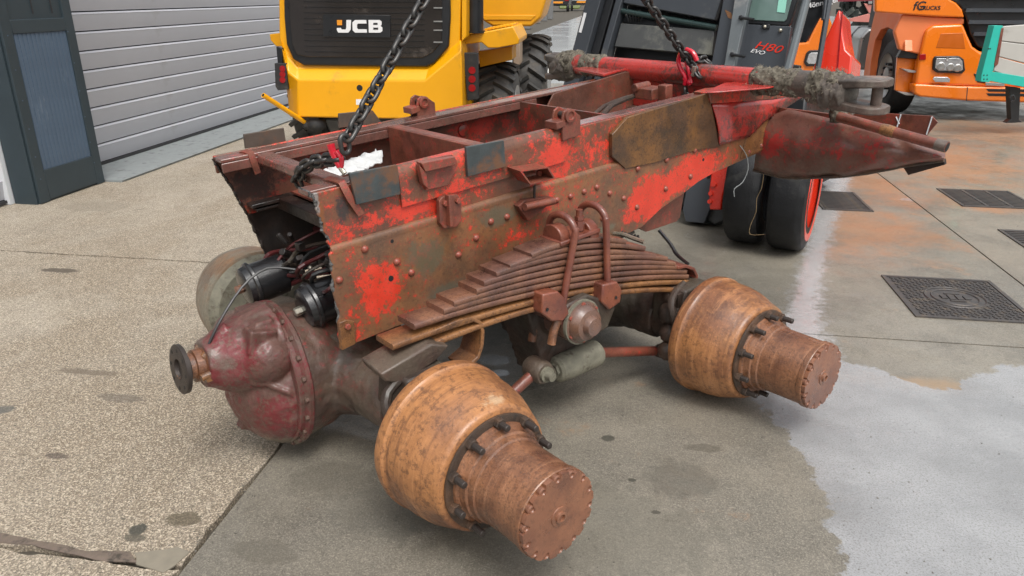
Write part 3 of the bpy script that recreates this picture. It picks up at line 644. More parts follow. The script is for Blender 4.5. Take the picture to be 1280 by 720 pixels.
# ---- cross members
def chan(name, u, w0, w1, v0, v1, th, dep, mat, top=None):
    b = MB(); b.box((u, (v0 + v1) / 2, (w0 + w1) / 2), (th, v1 - v0, w1 - w0)); b.box((u + dep / 2 + th / 2, (v0 + v1) / 2, w1 - th / 2), (dep, v1 - v0, th)); b.box((u + dep / 2 + th / 2, (v0 + v1) / 2, w0 + th / 2), (dep, v1 - v0, th))
    return b.obj(name, mat, chassis, bevel=.003)
c1 = MB(); c1.box((.018, .38, -.018), (.062, .59, .042)); c1 = c1.obj('cross_member', M_fredtop, chassis, bevel=.012, seg=3)
MB().sweep([(-.012, -.003), (.012, -.003), (.012, .003), (-.012, .003)], [(-.04, .735, .009), (-.035, .70, .012), (-.03, .676, .009), (-.028, .670, -.02), (-.02, .67, -.07)], (1, 0, .2)).obj('strap', M_brown, far)
chan('cross_member', .565, -.17, .004, .085, .672, .010, .05, M_brown)
MB().box((.335, .38, -.176), (.46, .62, .008)).obj('inner_tray', M_brown, chassis)
MB().box((.30, .38, -.36), (.012, .73, .33)).obj('cross_plate', M_black, chassis)
bar('cross_beam', .05, .11, .013, .745, -.235, -.19, M_black, chassis)
MB().box((1.15, .38, -.30), (1.1, .70, .010)).obj('inner_tray', M_black, chassis)
MB().box((1.30, .38, -.12), (.012, .62, .22)).obj('cross_plate', M_inner, chassis)
p = MB(); p.tube([(1.25, .12, -.03), (1.5, .28, -.02), (1.75, .36, -.02)], .012, 8); p.tube([(1.22, .17, -.045), (1.5, .33, -.03), (1.75, .40, -.03)], .010, 8); p.obj('pipe', M_axdark, chassis)
p = MB(); p.box((1.78, .30, -.005), (.10, .12, .05)); p.box((1.80, .22, .0), (.05, .05, .07)); p.cyl((1.72, .34, .02), (1.82, .34, .02), .02); p.obj('valve_block', M_brown, chassis, bevel=.004)

# ---- cross tube with forked ends
TU = 2.1
def lump(o, axis_pts, r, name, parent, seed, amp=.022, seg=72, mat=None, freq=30):
    """crust of caked dirt round a stretch of tube"""
    b = MB(); a, c = Vector(axis_pts[0]), Vector(axis_pts[1]); L = (c - a).length; n = 56; amp *= .6
    prof = [(L * i / n, r) for i in range(n + 1)]
    dx = (c - a).normalized()
    def j(i, ang):
        p = a + dx * (L * i / n) + Vector((math.cos(ang), 0, math.sin(ang))) * r
        e = min(1, i / 6, (n - i) / 6)
        f = noise.fractal(p * freq + Vector((seed, 0, 0)), 1.1, 2.2, 4)
        return 1 + (amp / r) * (e * (.55 + 1.1 * f) - (1 - e) * .5)
    b.lathe(prof, a, c - a, seg, jit=j); return b.obj(name, mat or M_mud, parent, ang=70)
tube = MB(); tube.lathe([(0, .055), (1.66, .055)], (TU, 1.20, .035), (0, -1, 0), 28); tube = tube.obj('cross_tube', M_tube, chassis)
MB().poly_prism([(TU - .02, .745, -.015), (TU + .03, .745, -.015), (TU + .03, .745, -.16), (TU - .02, .745, -.15)], (0, -.735, 0)).obj('tube_web', M_tube, tube, bevel=.003)
lump(None, ((TU, -.05, .035), (TU, -.30, .037)), .056, 'dirt_crust', tube, 1, .020)
lump(None, ((TU, -.34, .035), (TU, -.49, .03)), .060, 'dirt_crust', tube, 2, .024)
lump(None, ((TU, 1.24, .04), (TU, 1.10, .04)), .058, 'dirt_crust', tube, 3, .026)
MB().lathe([(0, .055), (.22, .060)], (TU, -.20, .037), (0, -1, 0), 28).obj('sleeve', M_brk, tube)
lump(None, ((TU - .005, 1.06, .04), (TU, .88, .04)), .052, 'dirt_crust', tube, 5, .020)
MB().lathe([(0, .053), (.20, .058)], (TU, 1.10, .037), (0, 1, 0), 28).obj('sleeve', M_brk, tube)
def fibres(v0, v1, r, n, seed):
    random.seed(seed); b = MB()
    for k in range(n):
        a = random.uniform(-1.2, 4.3); v_ = random.uniform(v0, v1); p = Vector((TU + r * math.cos(a), v_, .03 + r * math.sin(a)))
        d = Vector((random.gauss(0, 1), random.gauss(0, 1), random.gauss(0, 1))).normalized() * random.uniform(.005, .016); nrm = Vector((math.cos(a), 0, math.sin(a))) * random.uniform(.002, .012)
        b.tube([p, p + d * .5 + nrm, p + d + nrm * .6], .0008, 3, 0)
    b.obj('dry_grass_fibres', M_straw, tube)['kind'] = 'stuff'
M_straw = plain('dry_grass', (.24, .21, .15), .85, var=.5, scale=50, bump=0)
fibres(-.30, -.05, .066, 180, 1); fibres(-.50, -.34, .074, 150, 2); fibres(1.06, 1.24, .064, 140, 3); fibres(.9, 1.05, .06, 70, 4)
def clevis(vc, sgn, ln=.235):
    """fork: two thick cheeks growing out of the tube end, bowed apart and closed by a cross pin"""
    def cheek(z0, z1, th):
        b = MB(); n = 16; rows = []
        for i in range(n + 1):
            t = i / n; y = vc + sgn * (ln * t - .02); wc = z0 + (z1 - z0) * math.sin(t * math.pi / 2) ** .8
            hwid = .050 + .022 * math.sin(min(1, t * 1.3) * math.pi / 2)
            if t > .68: hwid *= math.sqrt(max(.02, 1 - ((t - .68) / .34) ** 2))
            tt = th * (1.25 - .35 * t)
            rows.append([b.bm.verts.new((TU + a * hwid, y, wc + c * tt)) for a, c in ((-1, -.35), (-.85, -.5), (.85, -.5), (1, -.35), (1, .35), (.85, .5), (-.85, .5), (-1, .35))])
        for i in range(n):
            for k in range(8): b.bm.faces.new((rows[i][k], rows[i][(k + 1) % 8], rows[i + 1][(k + 1) % 8], rows[i + 1][k]))
        b.bm.faces.new(rows[0][::-1]); b.bm.faces.new(rows[-1]); return b.obj('fork_cheek', M_brk, c, bevel=.003)
    b = MB(); b.lathe([(-.12, .058), (-.05, .066), (0, .074), (.035, .074), (.06, .064), (.072, .045), (.076, .02)], (TU, vc - sgn * .01, .016), (0, sgn, 0), 28)
    c = b.obj('fork_end', M_brk, tube, bevel=.004)
    cheek(.047, .070, .034); cheek(-.022, -.040, .034)
    MB().cyl((TU, vc + sgn * ln * .70, .08), (TU, vc + sgn * ln * .70, -.052), .022, 18).obj('pin', M_brk, c)
    lump(None, ((TU, vc - sgn * .07, .016), (TU, vc + sgn * .055, .016)), .070, 'dirt_crust', tube, 7 + sgn, .018, mat=M_brkmud)
clevis(-.47, -1); clevis(1.22, 1, .14)
# top bracket of the near rail reaching the tube + flared gusset
MB().poly_prism(pl([(886, 116.5), (900, 112), (966, 107), (990, 112), (988, 121), (962, 124.5), (889, 129.5)], -.03), (0, .085, 0)).obj('top_bracket', M_railup, nr_up, bevel=.003)
MB().poly_prism([cw(x, y, .022) for x, y in [(880, 117), (905, 105), (955, 101), (975, 108), (960, 111), (900, 116)]], (0, 0, .006)).obj('tube_bracket', M_tube, nr_up, bevel=.002)
gs = MB(); topl = [cv(x, y, -.01) for x, y in [(889, 129), (925, 127), (962, 124), (1000, 118)]]; botl = [cv(x, y, -.022) for x, y in [(899, 181), (915, 176), (936, 171), (952, 152)]]
N_ = 8
rows = []
for i in range(N_ + 1):
    t = i / N_; row = []
    for k in range(4):
        p = Vector(topl[k]).lerp(Vector(botl[k]), t); p.y -= .0 + .03 * (1 - t) ** 2 * (k / 3) + .012 * math.sin(t * math.pi)
        row.append(gs.bm.verts.new(p))
    rows.append(row)
for i in range(N_):
    for k in range(3): gs.bm.faces.new((rows[i][k], rows[i][k + 1], rows[i + 1][k + 1], rows[i + 1][k]))
gq = gs.obj('flared_gusset', M_tube, nr_up, ang=60); so_ = gq.modifiers.new('solid', 'SOLIDIFY'); so_.thickness = .008; so_.offset = 0

# ---- sheet guard hanging right of the frame
GU = 2.32
def gp_(x, y, du=0): p = cu(x, y, GU + du); return p
gm = MB(); topg = [(950, 150), (985, 136), (1030, 146), (1075, 158), (1120, 168), (1150, 181), (1182, 192)]
botg = [(942, 212), (975, 221), (1010, 222), (1055, 220), (1095, 214), (1128, 208), (1180, 200)]
NG = 10; rows = []
for i in range(NG + 1):
    t = i / NG; row = []
    for k in range(25):
        f = k / 24 * 6; j = min(5, int(f)); f -= j
        a = Vector(topg[j]).lerp(Vector(topg[j + 1]), f); c = Vector(botg[j]).lerp(Vector(botg[j + 1]), f)
        q = a.lerp(c, t); bulge = -.05 * math.sin(t * math.pi * .9) + .02 * noise.noise(Vector((k * .35, t * 3, 2)))
        p = cu(q.x, q.y + (1.2 * noise.noise(Vector((k * .9, 4, 1))) if t == 1 else 0), GU + bulge); row.append(gm.bm.verts.new(p))
    rows.append(row)
for i in range(NG):
    for k in range(24): gm.bm.faces.new((rows[i][k], rows[i][k + 1], rows[i + 1][k + 1], rows[i + 1][k]))
guard = gm.obj('sheet_guard', M_guard, chassis, ang=60); so_ = guard.modifiers.new('solid', 'SOLIDIFY'); so_.thickness = .004
edge = MB(); edge.tube([gp_(x, y, -.01) for x, y in botg], lambda t: .009 + .004 * noise.noise(Vector((t * 40, 0, 0))), 6); edge.obj('torn_edge', M_grease, guard, ang=60)
a_, b_ = gp_(1048, 146, -.06), gp_(1184, 184, -.06); rod = MB(); rod.cyl(a_, b_, .0225, 20); rod = rod.obj('guard_tube', M_brown, chassis)
d_ = (b_ - a_).normalized(); MB().lathe([(0, .0), (0, .018), (.03, .018), (.032, .0)], b_ - d_ * .029, d_, 16, cap=False).obj('tube_mouth', M_slot, rod)
MB().lathe([(0, .024), (.03, .026), (.06, .024)], a_.lerp(b_, .42), d_, 18).obj('collar', M_springo, rod)
MB().lathe([(0, .0235), (.045, .0238)], b_ - d_ * .046, d_, 18).obj('bare_band', M_brk, rod)
flat_ = lambda pts, u, th: MB().poly_prism([cu(x, y, u) for x, y in pts], (th, 0, 0))
flat_([(962, 133), (1045, 143), (1050, 156), (985, 150), (965, 143)], 2.36, .012).obj('rear_channel', M_brown, guard, bevel=.002)
sg = flat_([(1058, 146), (1075, 140), (1165, 145), (1172, 153), (1158, 170), (1110, 160)], 2.62, .006).obj('side_sheet', M_brown, chassis, bevel=.001)
for pts in ([(1126, 143), (1120, 163)], [(1165, 146), (1158, 168)], [(1120, 146), (1124, 155)]): MB().cyl(cu(*pts[0], 2.615), cu(*pts[1], 2.615), .003, 6).obj('weld_seam', M_white, sg)
flat_([(1128, 208), (1180, 199), (1181, 206), (1135, 219)], 2.32, .02).obj('bent_strip', M_black, guard, bevel=.002)
lump(None, (gp_(1045, 128, -.03), gp_(1050, 152, -.05)), .028, 'dirt_crust', guard, 12, .02)
wr = MB(); wr.tube([cv(925, 182, -.02), cv(933, 194, -.03), cv(935, 212, -.04), cv(928, 228, -.03), cv(918, 236, -.02), cv(918, 246, -.02)], .0022, 6); wr.obj('loose_wire', plain('grey_wire', (.3, .32, .32), .5), chassis)
wr = MB(); wr.tube([gp_(955, 214), gp_(952, 235), gp_(946, 248), gp_(945, 265), gp_(938, 282), gp_(938, 293), gp_(955, 293)], .0014, 5); wr.obj('straw_stalk', plain('straw', (.35, .24, .12), .7), chassis)

# ---- axles: drum, hub, studs, cap
A1 = (.014, -.744); A2 = (1.367, -.888); VC = .38
stud_me = MB().lathe([(0, .0105), (.052, .0105), (.054, .009), (.055, 0)], (0, 0, 0), (0, -1, 0), 10, cap=False).mesh('wheel_stud', M_stud)
capb_me = MB().lathe([(0, .0135), (.010, .0135), (.013, .009), (.009, .006), (.009, 0)], (0, 0, 0), (0, -1, 0), 12, cap=False).mesh('cap_bolt', M_hubcap)
def wheel_end(axle, u, w, sgn, far_end=False, seed=0):
    """sgn -1 = towards the camera side"""
    X = lambda d: VC + sgn * (d + VC) - (.10 if far_end else 0)        # d = distance outboard of the near rail
    def jit(i, a): return 1 + .004 * noise.noise(Vector((math.cos(a) * 3, math.sin(a) * 3, i * .3 + seed)))
    prof = [(.375, .13), (.375, .235), (.380, .246), (.400, .250), (.418, .249), (.424, .243), (.44, .241), (.50, .238), (.545, .230), (.58, .218), (.605, .207), (.622, .202), (.634, .198), (.640, .190), (.640, .12)]
    b = MB(); b.lathe([(d - .375, r) for d, r in prof], (u, X(.375), w), (0, sgn, 0), 64, jit=jit)
    drum = b.obj('brake_drum', M_drumf if far_end else M_drum, axle, ang=40)
    b = MB(); b.lathe([(0, .178), (.004, .182), (.012, .182), (.014, .176), (.014, .14)], (u, X(.641), w), (0, sgn, 0), 48); fl = b.obj('hub_flange', M_grease, axle)
    hp = [(.655, .158), (.664, .156), (.668, .146), (.690, .143), (.694, .137), (.715, .135), (.719, .1295), (.78, .1285), (.86, .1275), (.880, .127), (.884, .132), (.900, .132), (.903, .130)]
    if far_end: hp = hp[:5]
    hub = MB().lathe([(d - .655, r) for d, r in hp], (u, X(.655), w), (0, sgn, 0), 56, jit=jit).obj('wheel_hub', M_hub, axle, ang=30)
    if far_end: return
    # scalloped end cap
    n = 14; pts = []
    for k in range(n * 10):
        a = 2 * math.pi * k / (n * 10); ph = (a * n / (2 * math.pi)) % 1; dd = abs(ph - .5) * 2
        r = .1285 - .024 * max(0, 1 - (dd / .5) ** 2) if dd < .5 else .1285
        pts.append((u + r * math.cos(a), X(.9035), w + r * math.sin(a)))
    cap = MB().poly_prism(pts, (0, sgn * .014, 0)).obj('hub_cap', M_hubcap, axle, ang=50)
    for k in range(n):
        a = 2 * math.pi * (k + .5) / n; link_mesh('cap_bolt', capb_me, cap, Matrix.Translation((u + .1165 * math.cos(a), X(.9035), w + .1165 * math.sin(a))))
    MB().lathe([(0, .030), (.003, .029), (.004, .018), (.010, .017), (.011, .011), (.004, .010), (.004, 0)], (u, X(.9175), w), (0, sgn, 0), 20, cap=False).obj('filler_plug', M_hubcap, cap)
    for k in range(10):
        a = 2 * math.pi * (k + .35) / 10
        L = 1 + .12 * math.sin(k * 2.3); link_mesh('wheel_stud', stud_me, fl, Matrix.Translation((u + .165 * math.cos(a), X(.654), w + .165 * math.sin(a))) @ Matrix.Diagonal((1, L, 1, 1)))
        MB().lathe([(0, .0), (0, .018), (.016, .018), (.018, .015), (.018, 0)], (u + .165 * math.cos(a), X(.654), w + .165 * math.sin(a)), (0, sgn, 0), 6, cap=False).obj('wheel_nut', M_grease, fl)
def lumpy(name, parent, mat, build, vox=.009, amp=.004, sm=4):
    b = MB(); build(b); o = b.obj(name, mat, parent)
    r = o.modifiers.new('remesh', 'REMESH'); r.mode = 'VOXEL'; r.voxel_size = vox; r.use_smooth_shade = True
    s = o.modifiers.new('smooth', 'SMOOTH'); s.iterations = sm; s.factor = .6
    t = bpy.data.textures.get('cast') or bpy.data.textures.new('cast', 'CLOUDS'); t.noise_scale = .035; t.noise_depth = 3
    d = o.modifiers.new('displace', 'DISPLACE'); d.texture = t; d.strength = amp * 2; d.texture_coords = 'LOCAL'; return o
ax1 = tag(MB().lathe([(0, .07), (.10, .085), (.52, .095), (.62, .13), (.9, .13), (1.0, .095), (1.42, .085), (1.52, .07)], (A1[0], -.38, A1[1]), (0, 1, 0), 24).obj('axle', M_axle, chassis))
ax2 = MB().lathe([(0, .07), (.10, .085), (.52, .095), (.62, .13), (.9, .13), (1.0, .095), (1.42, .085), (1.52, .07)], (A2[0], -.38, A2[1]), (0, 1, 0), 24).obj('axle', M_axdark, chassis)
for ax, (u, w), s in ((ax1, A1, 0), (ax2, A2, 5)):
    wheel_end(ax, u, w, -1, seed=s); wheel_end(ax, u, w, 1, True, seed=s + 2)
    MB().lathe([(0, .20), (.012, .215), (.03, .235)], (u, -.345, w), (0, -1, 0), 40).obj('backing_plate', M_axdark, ax)
    MB().lathe([(0, .20), (.012, .215), (.03, .235)], (u, 1.005, w), (0, 1, 0), 40).obj('backing_plate', M_sand, ax)
# differential of the first axle
DC = Vector((-.235, .33, -.715)); PN = Vector((-.50, .30, -.560)); tilt = Vector((-1, 0, .10)).normalized()
def dbuild(b):
    b.lathe([(-.02, .232), (.03, .225), (.075, .20), (.11, .165), (.145, .11), (.165, .05)], DC + Vector((0, 0, -.025)), tilt, 36)
    b.lathe([(0, .175), (.08, .150), (.16, .115), (.20, .092), (.235, .080)], Vector((-.24, .31, -.60)), PN - Vector((-.24, .31, -.60)) , 28)
    b.ball((-.33, .31, -.60), .115, 3); b.ball((-.28, .22, -.58), .10, 3); b.ball((-.30, .40, -.55), .09, 3)
    for k in range(7):
        a = k * 2 * math.pi / 7 + .4; d = Vector((0, math.cos(a), math.sin(a)))
        p0_ = Vector((-.43, .305, -.575)) + d * .065; p1_ = Vector((-.262, .325, -.70)) + d * .225; sd_ = d.cross(Vector((1, 0, 0))).normalized() * .009; in_ = -d * .09
        b.poly_prism([p0_ - sd_, p1_ - sd_, p1_ - sd_ + in_, p0_ - sd_ + in_ * .5], sd_ * 2)
    b.box((-.30, .20, -.50), (.09, .07, .08), Matrix.Rotation(.3, 3, 'Y')); b.box((-.36, .235, -.56), (.11, .05, .06)); b.cyl((-.34, .17, -.62), (-.30, .26, -.62), .035, 14); b.box((-.27, .30, -.47), (.06, .20, .05))
    b.cyl((-.42, .30, -.50), (-.36, .30, -.47), .03, 10); b.box((-.33, .36, -.86), (.08, .05, .10), Matrix.Rotation(.5, 3, 'Y'))
diff = lumpy('differential_carrier', ax1, M_diff, dbuild, .0062, .0045, 1)
ring = MB().lathe([(0, .264), (.006, .270), (.020, .270), (.024, .264), (.030, .255), (.046, .255), (.050, .250), (.05, .2)], DC + Vector((.035, 0, 0)), tilt, 56, jit=lambda i, a: 1 + .006 * math.sin(a * 9)).obj('flange_ring', M_diff, ax1)
bm_ = MB().lathe([(0, .011), (.009, .011), (.012, .008), (.012, 0)], (0, 0, 0), tilt, 6, cap=False).mesh('flange_bolt', M_axle)
qq = tilt.to_track_quat('Z', 'Y').to_matrix()
for k in range(22):
    a = 2 * math.pi * k / 22; link_mesh('flange_bolt', bm_, ring, Matrix.Translation(DC + Vector((.036, 0, 0)) + tilt * .024 + qq @ Vector((.259 * math.cos(a), .259 * math.sin(a), 0))))
def hbuild(b):
    b.lathe([(0, .25), (.10, .24), (.22, .20), (.34, .17), (.46, .14)], DC + Vector((.03, 0, -.005)), (1, 0, -.04), 36)
    b.lathe([(0, .10), (.20, .115), (.34, .17), (.50, .21), (.66, .17), (.8, .115), (1.0, .10)], (A1[0], -.16, A1[1]), (0, 1, 0), 30)
    for k in range(5): b.box((A1[0] - .12, .33 - .05 * k, -.60 - .02 * k), (.20, .012, .14), Matrix.Rotation(rad(12), 3, 'Y'))
lumpy('axle_housing', ax1, M_axle, hbuild, .010, .006)
pd = (PN - Vector((-.24, .31, -.60))).normalized()
b = MB(); b.lathe([(-.055, .068), (-.03, .070), (-.025, .056), (0, .055), (.002, .045), (.030, .042)], PN, pd, 28); b.obj('pinion_bearing', M_hub, ax1)
yk = MB(); yk.lathe([(.020, .052), (.030, .056), (.032, .083), (.046, .084), (.048, .080), (.048, .036), (.036, .034), (.036, 0)], PN, pd, 40, cap=False)
yo = yk.obj('pinion_flange', M_stud, ax1); q2 = pd.to_track_quat('Z', 'Y').to_matrix()
hm = MB().lathe([(0, .0065), (.0012, .0065)], (0, 0, 0), pd, 10).mesh('flange_hole', M_slot)
for k in range(8): a = k * math.pi / 4; link_mesh('flange_hole', hm, yo, Matrix.Translation(PN + pd * .0475 + q2 @ Vector((.066 * math.cos(a), .066 * math.sin(a), 0))))
b = MB(); b.box((-.46, .235, -.585), (.055, .02, .028)); b.cyl((-.44, .24, -.575), (-.50, .235, -.58), .013, 10); b.cyl((-.47, .27, -.53), (-.43, .27, -.51), .016, 10); b.obj('sensor_bracket', M_springo, ax1, bevel=.002)
b = MB(); b.tube([(-.47, .27, -.53), (-.40, .28, -.44), (-.28, .32, -.35), (-.18, .33, -.315), (-.10, .28, -.33)], .0045, 6); b.obj('cable', M_hoseb, ax1)
# second axle banjo
def h2(b):
    b.lathe([(0, .10), (.20, .11), (.34, .16), (.50, .20), (.66, .16), (.8, .11), (1.0, .10)], (A2[0], -.16, A2[1]), (0, 1, 0), 30)
    b.lathe([(0, .24), (.1, .21), (.22, .12), (.34, .08)], (A2[0] - .12, .33, A2[1] + .03), (-1, 0, .2), 30)
lumpy('axle_housing', ax2, M_axdark, h2, .011, .006)
for (u, w), ax, dw in ((A1, ax1, .0), (A2, ax2, .0)):      # spring seats, brake spiders
    b = MB(); b.poly_prism([(u - .10, -.33, w + .07), (u + .10, -.33, w + .07), (u + .075, -.33, w + .20), (u - .075, -.33, w + .20)], (0, .17, 0)); b.box((u, -.25, w + .03), (.17, .10, .14)); b.obj('spring_seat', M_axdark, ax, bevel=.010)
    b = MB(); b.tube([(u - .11, -.345, w + .02), (u - .15, -.33, w + .10), (u - .13, -.30, w + .17), (u - .02, -.27, w + .20)], .017, 10); b.cyl((u - .09, -.36, w - .10), (u - .09, -.20, w - .12), .03, 12); b.obj('brake_linkage', M_axdark, ax)
b = MB(); b.poly_prism(pl([(476, 468), (540, 430), (562, 432), (545, 452), (503, 480), (482, 478)], -.30), (0, .12, .01)); b.obj('spring_seat_plate', M_axle, ax1, bevel=.006)
b = MB()
for p_, r_ in (((1.27, -.27, -.80), .055), ((1.25, -.29, -.88), .05), ((1.22, -.30, -.95), .045), ((1.30, -.25, -.73), .05)): b.ball(p_, r_, 2)
b.tube([(1.26, -.31, -.76), (1.235, -.33, -.86), (1.22, -.32, -.97)], .022, 10); b.box((1.33, -.25, -.78), (.14, .13, .16))
lumpy_o = b.obj('brake_adjuster', M_axdark, ax2)
b = MB(); b.tube([(1.02, .0, -.60), (1.03, .0, -.72)], .008, 6); b.tube([(1.05, .0, -.6), (1.08, .0, -.70)], .006, 6); b.box((1.035, .0, -.68), (.03, .03, .1), Matrix.Rotation(.3, 3, 'Y')); b.ball((1.03, .0, -.73), .025, 2); b.obj('load_valve_linkage', M_brown, ax2)

# ---- leaf spring
sp = tag(bpy.data.objects.new('leaf_spring', None)); COL.objects.link(sp); sp.parent = chassis
LL = [(.515, -.310), (.418, -.322), (.358, -.330), (.303, -.345), (.270, -.362), (.178, -.376), (.137, -.389), (.024, -.401), (-.060, -.440), (-.012, -.487)]
RR = [(.992, -.392), (1.103, -.452), (1.167, -.502), (1.24, -.536), (1.29, -.574), (1.33, -.602), (1.372, -.634), (1.385, -.660), (1.385, -.686), (1.34, -.708)]
sizes = .0215
for i, (l, r) in enumerate(zip(LL, RR)):
    um = .76; wm = -.322 - i * .0247 - (.004 if i > 7 else 0)
    def w_at(u):
        (x0, y0), (x1, y1), (x2, y2) = l, (um, wm), r
        return y0 * (u - x1) * (u - x2) / ((x0 - x1) * (x0 - x2)) + y1 * (u - x0) * (u - x2) / ((x1 - x0) * (x1 - x2)) + y2 * (u - x0) * (u - x1) / ((x2 - x0) * (x2 - x1))
    th = .0192; path = []
    for k in range(25): u = l[0] + (r[0] - l[0]) * k / 24; path.append((u, -.22, w_at(u) - th / 2))
    hw_ = .051 + .0012 * math.sin(i * 5.1)
    sec = [(-hw_, -th / 2 + .003), (-hw_ + .003, -th / 2), (hw_ - .003, -th / 2), (hw_, -th / 2 + .003), (hw_, th / 2 - .003), (hw_ - .003, th / 2), (-hw_ + .003, th / 2), (-hw_, th / 2 - .003)]
    MB().sweep(sec, path, (0, 1, 0)).obj('leaf', M_springo if i > 7 else M_spring, sp, ang=50)
# eye straps wrapping the spring ends
def strap(name, path, hw_, th, mat, parent, yc=-.22):
    sec = [(-hw_, -th), (hw_, -th), (hw_, th), (-hw_, th)]
    return MB().sweep(sec, [(u, yc, w) for u, w in path], (0, 1, 0)).obj(name, mat, parent, bevel=.003)
strap('rebound_strap', [(1.30, -.600), (1.36, -.612), (1.41, -.640), (1.435, -.68), (1.43, -.72), (1.40, -.77), (1.375, -.81), (1.36, -.83)], .058, .007, M_brown, sp)
strap('rebound_strap', [(.10, -.452), (.18, -.450), (.24, -.458), (.272, -.482), (.283, -.52), (.275, -.57), (.255, -.61), (.20, -.63)], .052, .007, M_springo, sp)
# u-bolts, clamp blocks, saddle
for (tu, tw), (bu, bw) in (((.705, -.272), (.615, -.605)), ((.862, -.272), (.868, -.60))):
    for_ = []
    for k in range(13):
        a = math.pi * k / 12; for_.append((tu, -.22 - .068 * math.cos(a), tw - .012 + .055 * math.sin(a)))
    MB().tube([(bu, -.288, bw), ((tu + bu) / 2, -.288, (tw + bw) / 2)] + for_ + [((tu + bu) / 2, -.152, (tw + bw) / 2), (bu, -.152, bw)], .0135, 12, 2).obj('u_bolt', M_ubolt, sp)
for u0 in (.655, .80):
    pr = [(-.050, 0), (.050, 0)] + [(.050 * math.cos(math.pi * k / 10), .02 + .045 * math.sin(math.pi * k / 10)) for k in range(11)]
    MB().poly_prism([(u0, -.22 + a, -.318 - (.02 if u0 > .7 else 0) + c) for a, c in pr], (.045, 0, -.004)).obj('saddle_block', M_ubolt, sp, bevel=.004)
MB().box((.745, -.22, -.312), (.20, .115, .016)).obj('clamp_plate', M_ubolt, sp, bevel=.004)
b = MB(); b.cyl((.775, -.235, -.32), (.780, -.235, -.225), .013, 12); b.cyl((.7765, -.235, -.30), (.7785, -.235, -.265), .021, 6); b.cyl((.779, -.235, -.262), (.7795, -.235, -.248), .018, 6); b.obj('centre_bolt', M_ubolt, sp)
# trunnion
tr = tag(bpy.data.objects.new('trunnion', None)); COL.objects.link(tr); tr.parent = chassis
for q_ in ([(679, 368), (698, 364), (706, 372), (712, 392), (704, 402), (690, 402), (677, 392)], [(754, 356), (772, 352), (778, 362), (776, 378), (762, 388), (752, 378)]):
    MB().poly_prism(pl(q_, -.315), (0, .18, 0)).obj('clamp_block', M_ubolt, tr, bevel=.006)
for x, y in ((684, 387), (770, 372)): link_mesh('bolt_hole', hole, tr, Matrix.Translation(cv(x, y, -.3165)) @ Matrix.Scale(.75, 4))
MB().poly_prism(pl([(700, 392), (712, 380), (735, 368), (758, 376), (770, 384), (760, 410), (735, 425), (705, 415)], -.30), (0, .16, 0)).obj('saddle', M_axdark, tr, bevel=.008)
for x, y, v_ in ((697, 400, -.285), (672, 397, -.155)):
    p = cv(x, y, v_); MB().tube([p, p + Vector((-.02, 0, -.035)), p + Vector((-.035, 0, -.085))], .0165, 12).obj('threaded_stud', M_hub, tr)
TC = cv(731, 404, -.33)
MB().lathe([(-.17, .085), (-.03, .085), (-.028, .081), (-.010, .081), (-.008, .074), (.0, .073), (.012, .066), (.026, .058), (.030, .040), (.046, .036), (.052, .033), (.053, 0)], TC, (0, -1, 0), 36, cap=False).obj('trunnion_cap', M_cap, tr)
MB().lathe([(0, .0865), (.014, .0865)], TC + Vector((0, .025, 0)), (0, -1, 0), 36).obj('cap_ring', M_sand, tr)
for k in range(6): a = k * math.pi / 3 + .5; link_mesh('bolt', bolt_me, tr, Matrix.Translation(TC + Vector((.073 * math.cos(a), .010, .073 * math.sin(a)))) @ Matrix.Scale(.8, 4))
def tbuild(b):
    b.lathe([(0, .085), (.1, .10), (.4, .11), (.9, .10), (1.2, .085)], TC + Vector((0, .12, 0)), (0, 1, 0), 26)
    b.poly_prism([(.56, -.17, -.58), (.84, -.17, -.60), (.83, -.17, -.86), (.74, -.17, -.93), (.64, -.17, -.90)], (0, .18, 0))
    b.poly_prism([(.68, .02, -.56), (.90, .02, -.58), (1.02, .02, -.88), (.95, .02, -.95), (.80, .02, -.90)], (0, .28, 0))
lumpy('trunnion_bracket', tr, M_axdark, tbuild, .010, .005)
flat('bracket_web', [(632, 392), (648, 388), (700, 462), (684, 470), (660, 450)], -.02, .03, M_axdark, tr, .004)
def rods(nm, a, b_, eye):
    b = MB(); b.cyl(a, b_, .021, 16); r = b.obj('torque_rod', M_brown, tr)
    e = Vector(eye); MB().lathe([(-.045, .040), (-.035, .046), (.035, .046), (.045, .040)], e, (0, 1, 0), 24).obj('rod_eye', M_axle, r)
    MB().lathe([(.046, .030), (.058, .030), (.058, .018), (.085, .017), (.086, 0)], e, (0, -1, 0), 18, cap=False).obj('eye_bolt', M_sand, r)
e1 = cv(672, 462, -.22); rods('', e1, Vector((.20, -.22, -.93)), e1)
p1 = cv(741, 441, -.20); p2 = cv(836, 438, -.20); rods('', p1, p2, p1 + Vector((.62, .0, -.15)))
cy = MB(); a_ = cv(694, 463, -.20); c_ = cv(746, 440, -.20); cy.lathe([(0, .040), (.01, .052), (.05, .056), ((c_ - a_).length - .01, .056), ((c_ - a_).length, .048)], a_, c_ - a_, 24, jit=lambda i, a: 1 + .03 * noise.noise(Vector((a * 2, i, 0)))); cy.obj('bush_housing', M_sand, tr)
nt_ = MB(); nt_.lathe([(0, .030), (.012, .030), (.012, .020), (.045, .020), (.046, 0)], a_, a_ - c_, 6, cap=False); nt_.obj('eye_nut', M_sand, tr)

